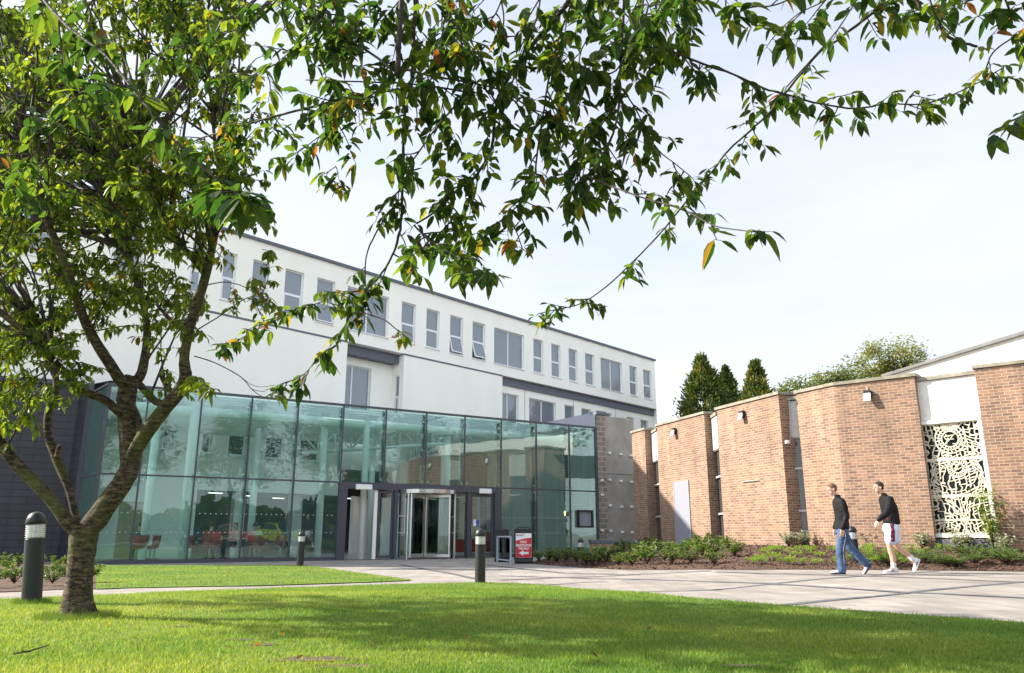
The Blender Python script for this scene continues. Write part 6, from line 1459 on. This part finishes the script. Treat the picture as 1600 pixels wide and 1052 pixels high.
def sitter(loc, rz, label, top, hair, trousers='blackcloth', legs=True):
    t = thing('person', loc, label, 'person', 'people sitting in the cafe', rz); bd = LB(); hr = LB(); head(bd, hr, (.06, 0, 1.16), R(8))
    capsule(bd, [(.0, 0, .92), (.04, 0, 1.1)], [.07, .055], 10); stack(bd, [((-.03, 0, .5), .11, .16), ((-.03, 0, .7), .1, .15), ((-.01, 0, .9), .09, .15)])
    for s_ in (1, -1):
        capsule(bd, [(0, s_*.09, .53), (.38, s_*.11, .52), (.40, s_*.11, .1)], [.075, .055, .04], 10); capsule(bd, [(.40, s_*.11, .08), (.52, s_*.11, .04)], [.04, .03], 8); capsule(bd, [(0, s_*.19, .92), (.05, s_*.25, .68), (.3, s_*.17, .72)], [.045, .037, .028], 8); hand(bd, (.31, s_*.17, .73), (1, -.3*s_, .05), (0, 0, -1), .4, s_)
    o = bd.build('body', M['skin'], t); remesh(o, .0085, 2); hr.build('hair', M[hair], t, smooth=True)
    jk = LB(); stack(jk, [((-.03, 0, .50), .135, .18), ((-.04, 0, .68), .13, .18), ((-.03, 0, .84), .13, .19), ((-.01, 0, .93), .1, .17), ((.01, 0, .99), .07, .085)])
    for s_ in (1, -1): capsule(jk, [(0, s_*.17, .93), (.05, s_*.245, .70), (.24, s_*.185, .725)], [.07, .06, .045], 12)
    o = jk.build('top', M[top], t); remesh(o, .013, 3)
    tr_ = LB()
    for s_ in (1, -1): capsule(tr_, [(-.03, s_*.09, .53), (.38, s_*.11, .52), (.41, s_*.11, .15)], [.10, .075, .065], 12)
    o = tr_.build('trousers', M[trousers], t); remesh(o, .014, 3)
    sh_ = LB()
    for s_ in (1, -1): capsule(sh_, [(.38, s_*.11, .055), (.54, s_*.11, .045)], [.05, .04], 10)
    sh_.build('shoes', M['sole'], t, smooth=True); return t
def stripes():
    m = mat('striped_jumper', (.04, .07, .07), .9); nt, N, L = nodes(m); tc = N.new('ShaderNodeTexCoord'); w_ = N.new('ShaderNodeTexWave'); w_.bands_direction = 'Z'; w_.inputs['Scale'].default_value = 3.2
    L.new(tc.outputs['Object'], w_.inputs['Vector']); r = N.new('ShaderNodeValToRGB'); r.color_ramp.elements[0].position = .55; r.color_ramp.elements[0].color = (.03, .05, .05, 1); r.color_ramp.elements[1].position = .65; r.color_ramp.elements[1].color = (.3, .36, .35, 1); L.new(w_.outputs['Fac'], r.inputs[0]); L.new(r.outputs[0], N['Principled BSDF'].inputs['Base Color']); return m
M['stripe'] = stripes(); M['redtop'] = mat('red_jersey', (.4, .02, .03), .8); M['whitetop'] = mat('white_top', (.65, .65, .62), .8); M['greytop'] = mat('grey_top', (.2, .2, .22), .8); M['jeanscafe'] = M['denim']
def cafe(px, off): q = FW.P(fs(px, 830), .02, -off); return q
CA = FA
spots = [(229, 1.3, 95, 'stripe', 'hair_dark', 'man in a striped grey jumper sitting with his back to the glass, leftmost sitter'), (343, 1.2, 80, 'redtop', 'hair_dark', 'person in a red top sitting between the second and third glass frames'), (398, 2.4, -150, 'whitetop', 'hair_brown', 'person in a white top facing outward across the middle cafe table'), (413, 1.1, 100, 'whitetop', 'hair_dark', 'dark-haired person in white sitting with back to the glass'), (438, 2.6, 190, 'greytop', 'hair_dark', 'person in grey sitting farther in, behind the nearest red chair')]
for px, off, az, tp, hr_, lab in spots:
    q = cafe(px, off); rz = CA+R(az-5); sitter(q, rz, lab, tp, hr_); cafe_chair(q-Vector((.03*math.cos(rz), .03*math.sin(rz), 0)), rz, 'red swivel chair under the '+{'stripe': 'man in the striped jumper', 'redtop': 'person in the red top', 'greytop': 'person in grey'}.get(tp, 'white-topped person facing out' if off > 2 else 'white-topped person facing in'))
for px, off, az, lab in ((250, 1.5, 170, 'empty red swivel chair to the right of the man in the striped jumper'), (455, 1.1, 60, 'empty red swivel chair just behind the bollard on the back lawn'), (323, 2.3, 20, 'empty red swivel chair near the third glass frame'), (370, 2.8, 200, 'empty red swivel chair deep in the cafe, right of the red-topped person')):
    cafe_chair(cafe(px, off), CA+R(az), lab)
for px, off, lab in ((262, 2.1, 'round cafe table beyond the man in the striped jumper'), (352, 2.2, 'round cafe table before the person in the red top'), (418, 2.1, 'round cafe table between the two people in white'), (480, 1.9, 'round cafe table at the right end of the cafe by the doors')):
    cafe_table(cafe(px, off), lab)
# parked cars across the way, mirrored in the glass
def car(loc, rz, col, label):
    t = thing('parked_car', loc, label, 'car', 'cars parked across the way and mirrored in the glass', rz); m = mat('car_paint', col, .25, spec=.6); 
    b = LB(); prof = [(-2.05, .35), (-2.1, .75), (-1.9, .95), (-1.3, 1.0), (-.75, 1.42), (.55, 1.45), (1.25, 1.0), (1.95, .85), (2.1, .6), (2.05, .32)]
    rings = []
    for y, k in ((-.86, .9), (-.8, 1), (.8, 1), (.86, .9)): rings.append([Vector((x, y*(.84 if z > 1.1 else 1), .32+(z-.32)*k)) for x, z in prof])
    b.rings(rings); b.build('body', m, t, smooth=False)
    for s_ in (-1, 1): w_ = LB(); w_.face([(-1.15, s_*.865, 1.02), (.98, s_*.865, 1.0), (.5, s_*.74, 1.38), (-.7, s_*.74, 1.36)][::s_]); w_.build('side_window', M['darkglass'], t)
    w_ = LB(); w_.face([(1.22, -.7, 1.04), (1.22, .7, 1.04), (.6, .6, 1.43), (.6, -.6, 1.43)]); w_.build('windscreen', M['darkglass'], t)
    for x in (-1.3, 1.3):
        for s_ in (-1, 1): w_ = LB(); w_.rings([[Vector((x+.32*math.cos(a), s_*y_, .32+.32*math.sin(a))) for a in [2*math.pi*j/18 for j in range(18)]] for y_ in (.68, .88)]); w_.build('wheel', M['sole'], t)
for k, (x, y, rz, col, nm) in enumerate(((16.5, 6.5, 110, (.25, .32, .03), 'yellow green'), (19.0, 7.6, 112, (.02, .02, .025), 'black'), (15, 3.5, 118, (.3, .02, .02), 'red'), (21.6, 8.8, 108, (.2, .2, .22), 'grey'), (13.5, .5, 120, (.02, .03, .08), 'dark blue'), (24.5, 10, 110, (.4, .4, .4), 'silver'))):
    car(Vector((x, y, -.02 if False else g(x, y))), R(rz), col, f'{nm} parked car mirrored in the glass, out of direct view')
# wood beyond the car park
wd = MB(); tint = []; rw = random.Random(9)
for k in range(15000):
    t_ = rw.random(); a = R(-125+150*t_); r_ = rw.uniform(38, 46); top = 4.5+1.8*math.sin(t_*17)+1.5*math.sin(t_*41); p = Vector((math.cos(a)*r_, math.sin(a)*r_, rw.uniform(0, top)))
    d = Vector((rw.uniform(-1, 1), rw.uniform(-1, 1), rw.uniform(-1, 1))).normalized(); s2 = d.orthogonal().normalized(); L_ = rw.uniform(.7, 1.5); wd.face([p, p+d*L_*.5+s2*L_*.4, p+d*L_, p+d*L_*.5-s2*L_*.4]); tint += [rw.random()*.5]*4
tag(wd.build('woodland', M['broad'], tint=tint), 'dark wood beyond the car park', 'wood', kind='stuff')
# ================================================================ SKY, SUN, CAMERA
SUN_E, SUN_AZ = R(33), R(10)
s = Vector((-math.cos(SUN_E)*math.cos(SUN_AZ), math.cos(SUN_E)*math.sin(SUN_AZ), math.sin(SUN_E)))
ld = bpy.data.lights.new('sun', 'SUN'); ld.energy = 4.3; ld.angle = R(.55); ld.color = (1, .92, .79)
lo = bpy.data.objects.new('sun', ld); COL.objects.link(lo); lo.rotation_euler = s.to_track_quat('Z', 'Y').to_euler()
w = bpy.data.worlds.new('World'); SC.world = w; w.use_nodes = True; nt = w.node_tree; N, L = nt.nodes, nt.links; bg = N['Background']
sky = N.new('ShaderNodeTexSky'); sky.sky_type = 'NISHITA'; sky.sun_disc = False; sky.sun_elevation = SUN_E; sky.sun_rotation = math.atan2(s.x, s.y); sky.air_density = 1.0; sky.dust_density = 2.5; sky.ozone_density = 1.5
# thin high cloud veil mixed over the blue
tc = N.new('ShaderNodeTexCoord'); mp = N.new('ShaderNodeMapping'); mp.inputs['Scale'].default_value = (1.0, 1.8, 5.0); L.new(tc.outputs['Generated'], mp.inputs[0])
n = N.new('ShaderNodeTexNoise'); n.inputs['Scale'].default_value = 1.6; n.inputs['Detail'].default_value = 7; n.inputs['Roughness'].default_value = .55; L.new(mp.outputs[0], n.inputs['Vector'])
r = N.new('ShaderNodeMapRange'); r.inputs['From Min'].default_value = .3; r.inputs['From Max'].default_value = .75; r.inputs['To Min'].default_value = .58; r.inputs['To Max'].default_value = .92; L.new(n.outputs['Fac'], r.inputs[0])
mx = N.new('ShaderNodeMix'); mx.data_type = 'RGBA'; L.new(r.outputs[0], mx.inputs[0]); L.new(sky.outputs[0], mx.inputs[6]); mx.inputs[7].default_value = (3.78, 3.92, 4.12, 1)
sx = N.new('ShaderNodeSeparateXYZ'); L.new(tc.outputs['Generated'], sx.inputs[0])
hz = N.new('ShaderNodeMapRange'); hz.inputs['From Min'].default_value = .05; hz.inputs['From Max'].default_value = .75; hz.inputs['To Min'].default_value = 1.22; hz.inputs['To Max'].default_value = .80; L.new(sx.outputs['Z'], hz.inputs[0])
hc_ = N.new('ShaderNodeMath'); hc_.operation = 'MULTIPLY'; hc_.use_clamp = True; L.new(r.outputs[0], hc_.inputs[0]); L.new(hz.outputs[0], hc_.inputs[1]); L.new(hc_.outputs[0], mx.inputs[0])
bk_ = N.new('ShaderNodeMapRange'); bk_.inputs['From Min'].default_value = .15; bk_.inputs['From Max'].default_value = -.6; bk_.inputs['To Min'].default_value = 1.0; bk_.inputs['To Max'].default_value = 1.6; L.new(sx.outputs['Y'], bk_.inputs[0])  # sky scaled up behind the camera, added as fill for the shaded walls
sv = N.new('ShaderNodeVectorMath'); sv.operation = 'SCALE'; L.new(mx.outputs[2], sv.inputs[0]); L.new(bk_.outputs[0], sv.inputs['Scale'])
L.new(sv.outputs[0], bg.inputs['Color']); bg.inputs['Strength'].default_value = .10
cd = bpy.data.cameras.new('camera'); co = bpy.data.objects.new('camera', cd); COL.objects.link(co); SC.camera = co
co.location = (0, 0, EYE); co.rotation_euler = (math.pi/2+PITCH, 0, 0); cd.sensor_width = 36; cd.lens = 36*F/1600; cd.clip_start = .05; cd.clip_end = 2000
SC.view_settings.view_transform = 'Standard'; SC.view_settings.look = 'None'; SC.view_settings.gamma = 1; SC.view_settings.exposure = 1.5
SC.cycles.max_bounces = 10; SC.cycles.transparent_max_bounces = 24; SC.cycles.use_denoising = True
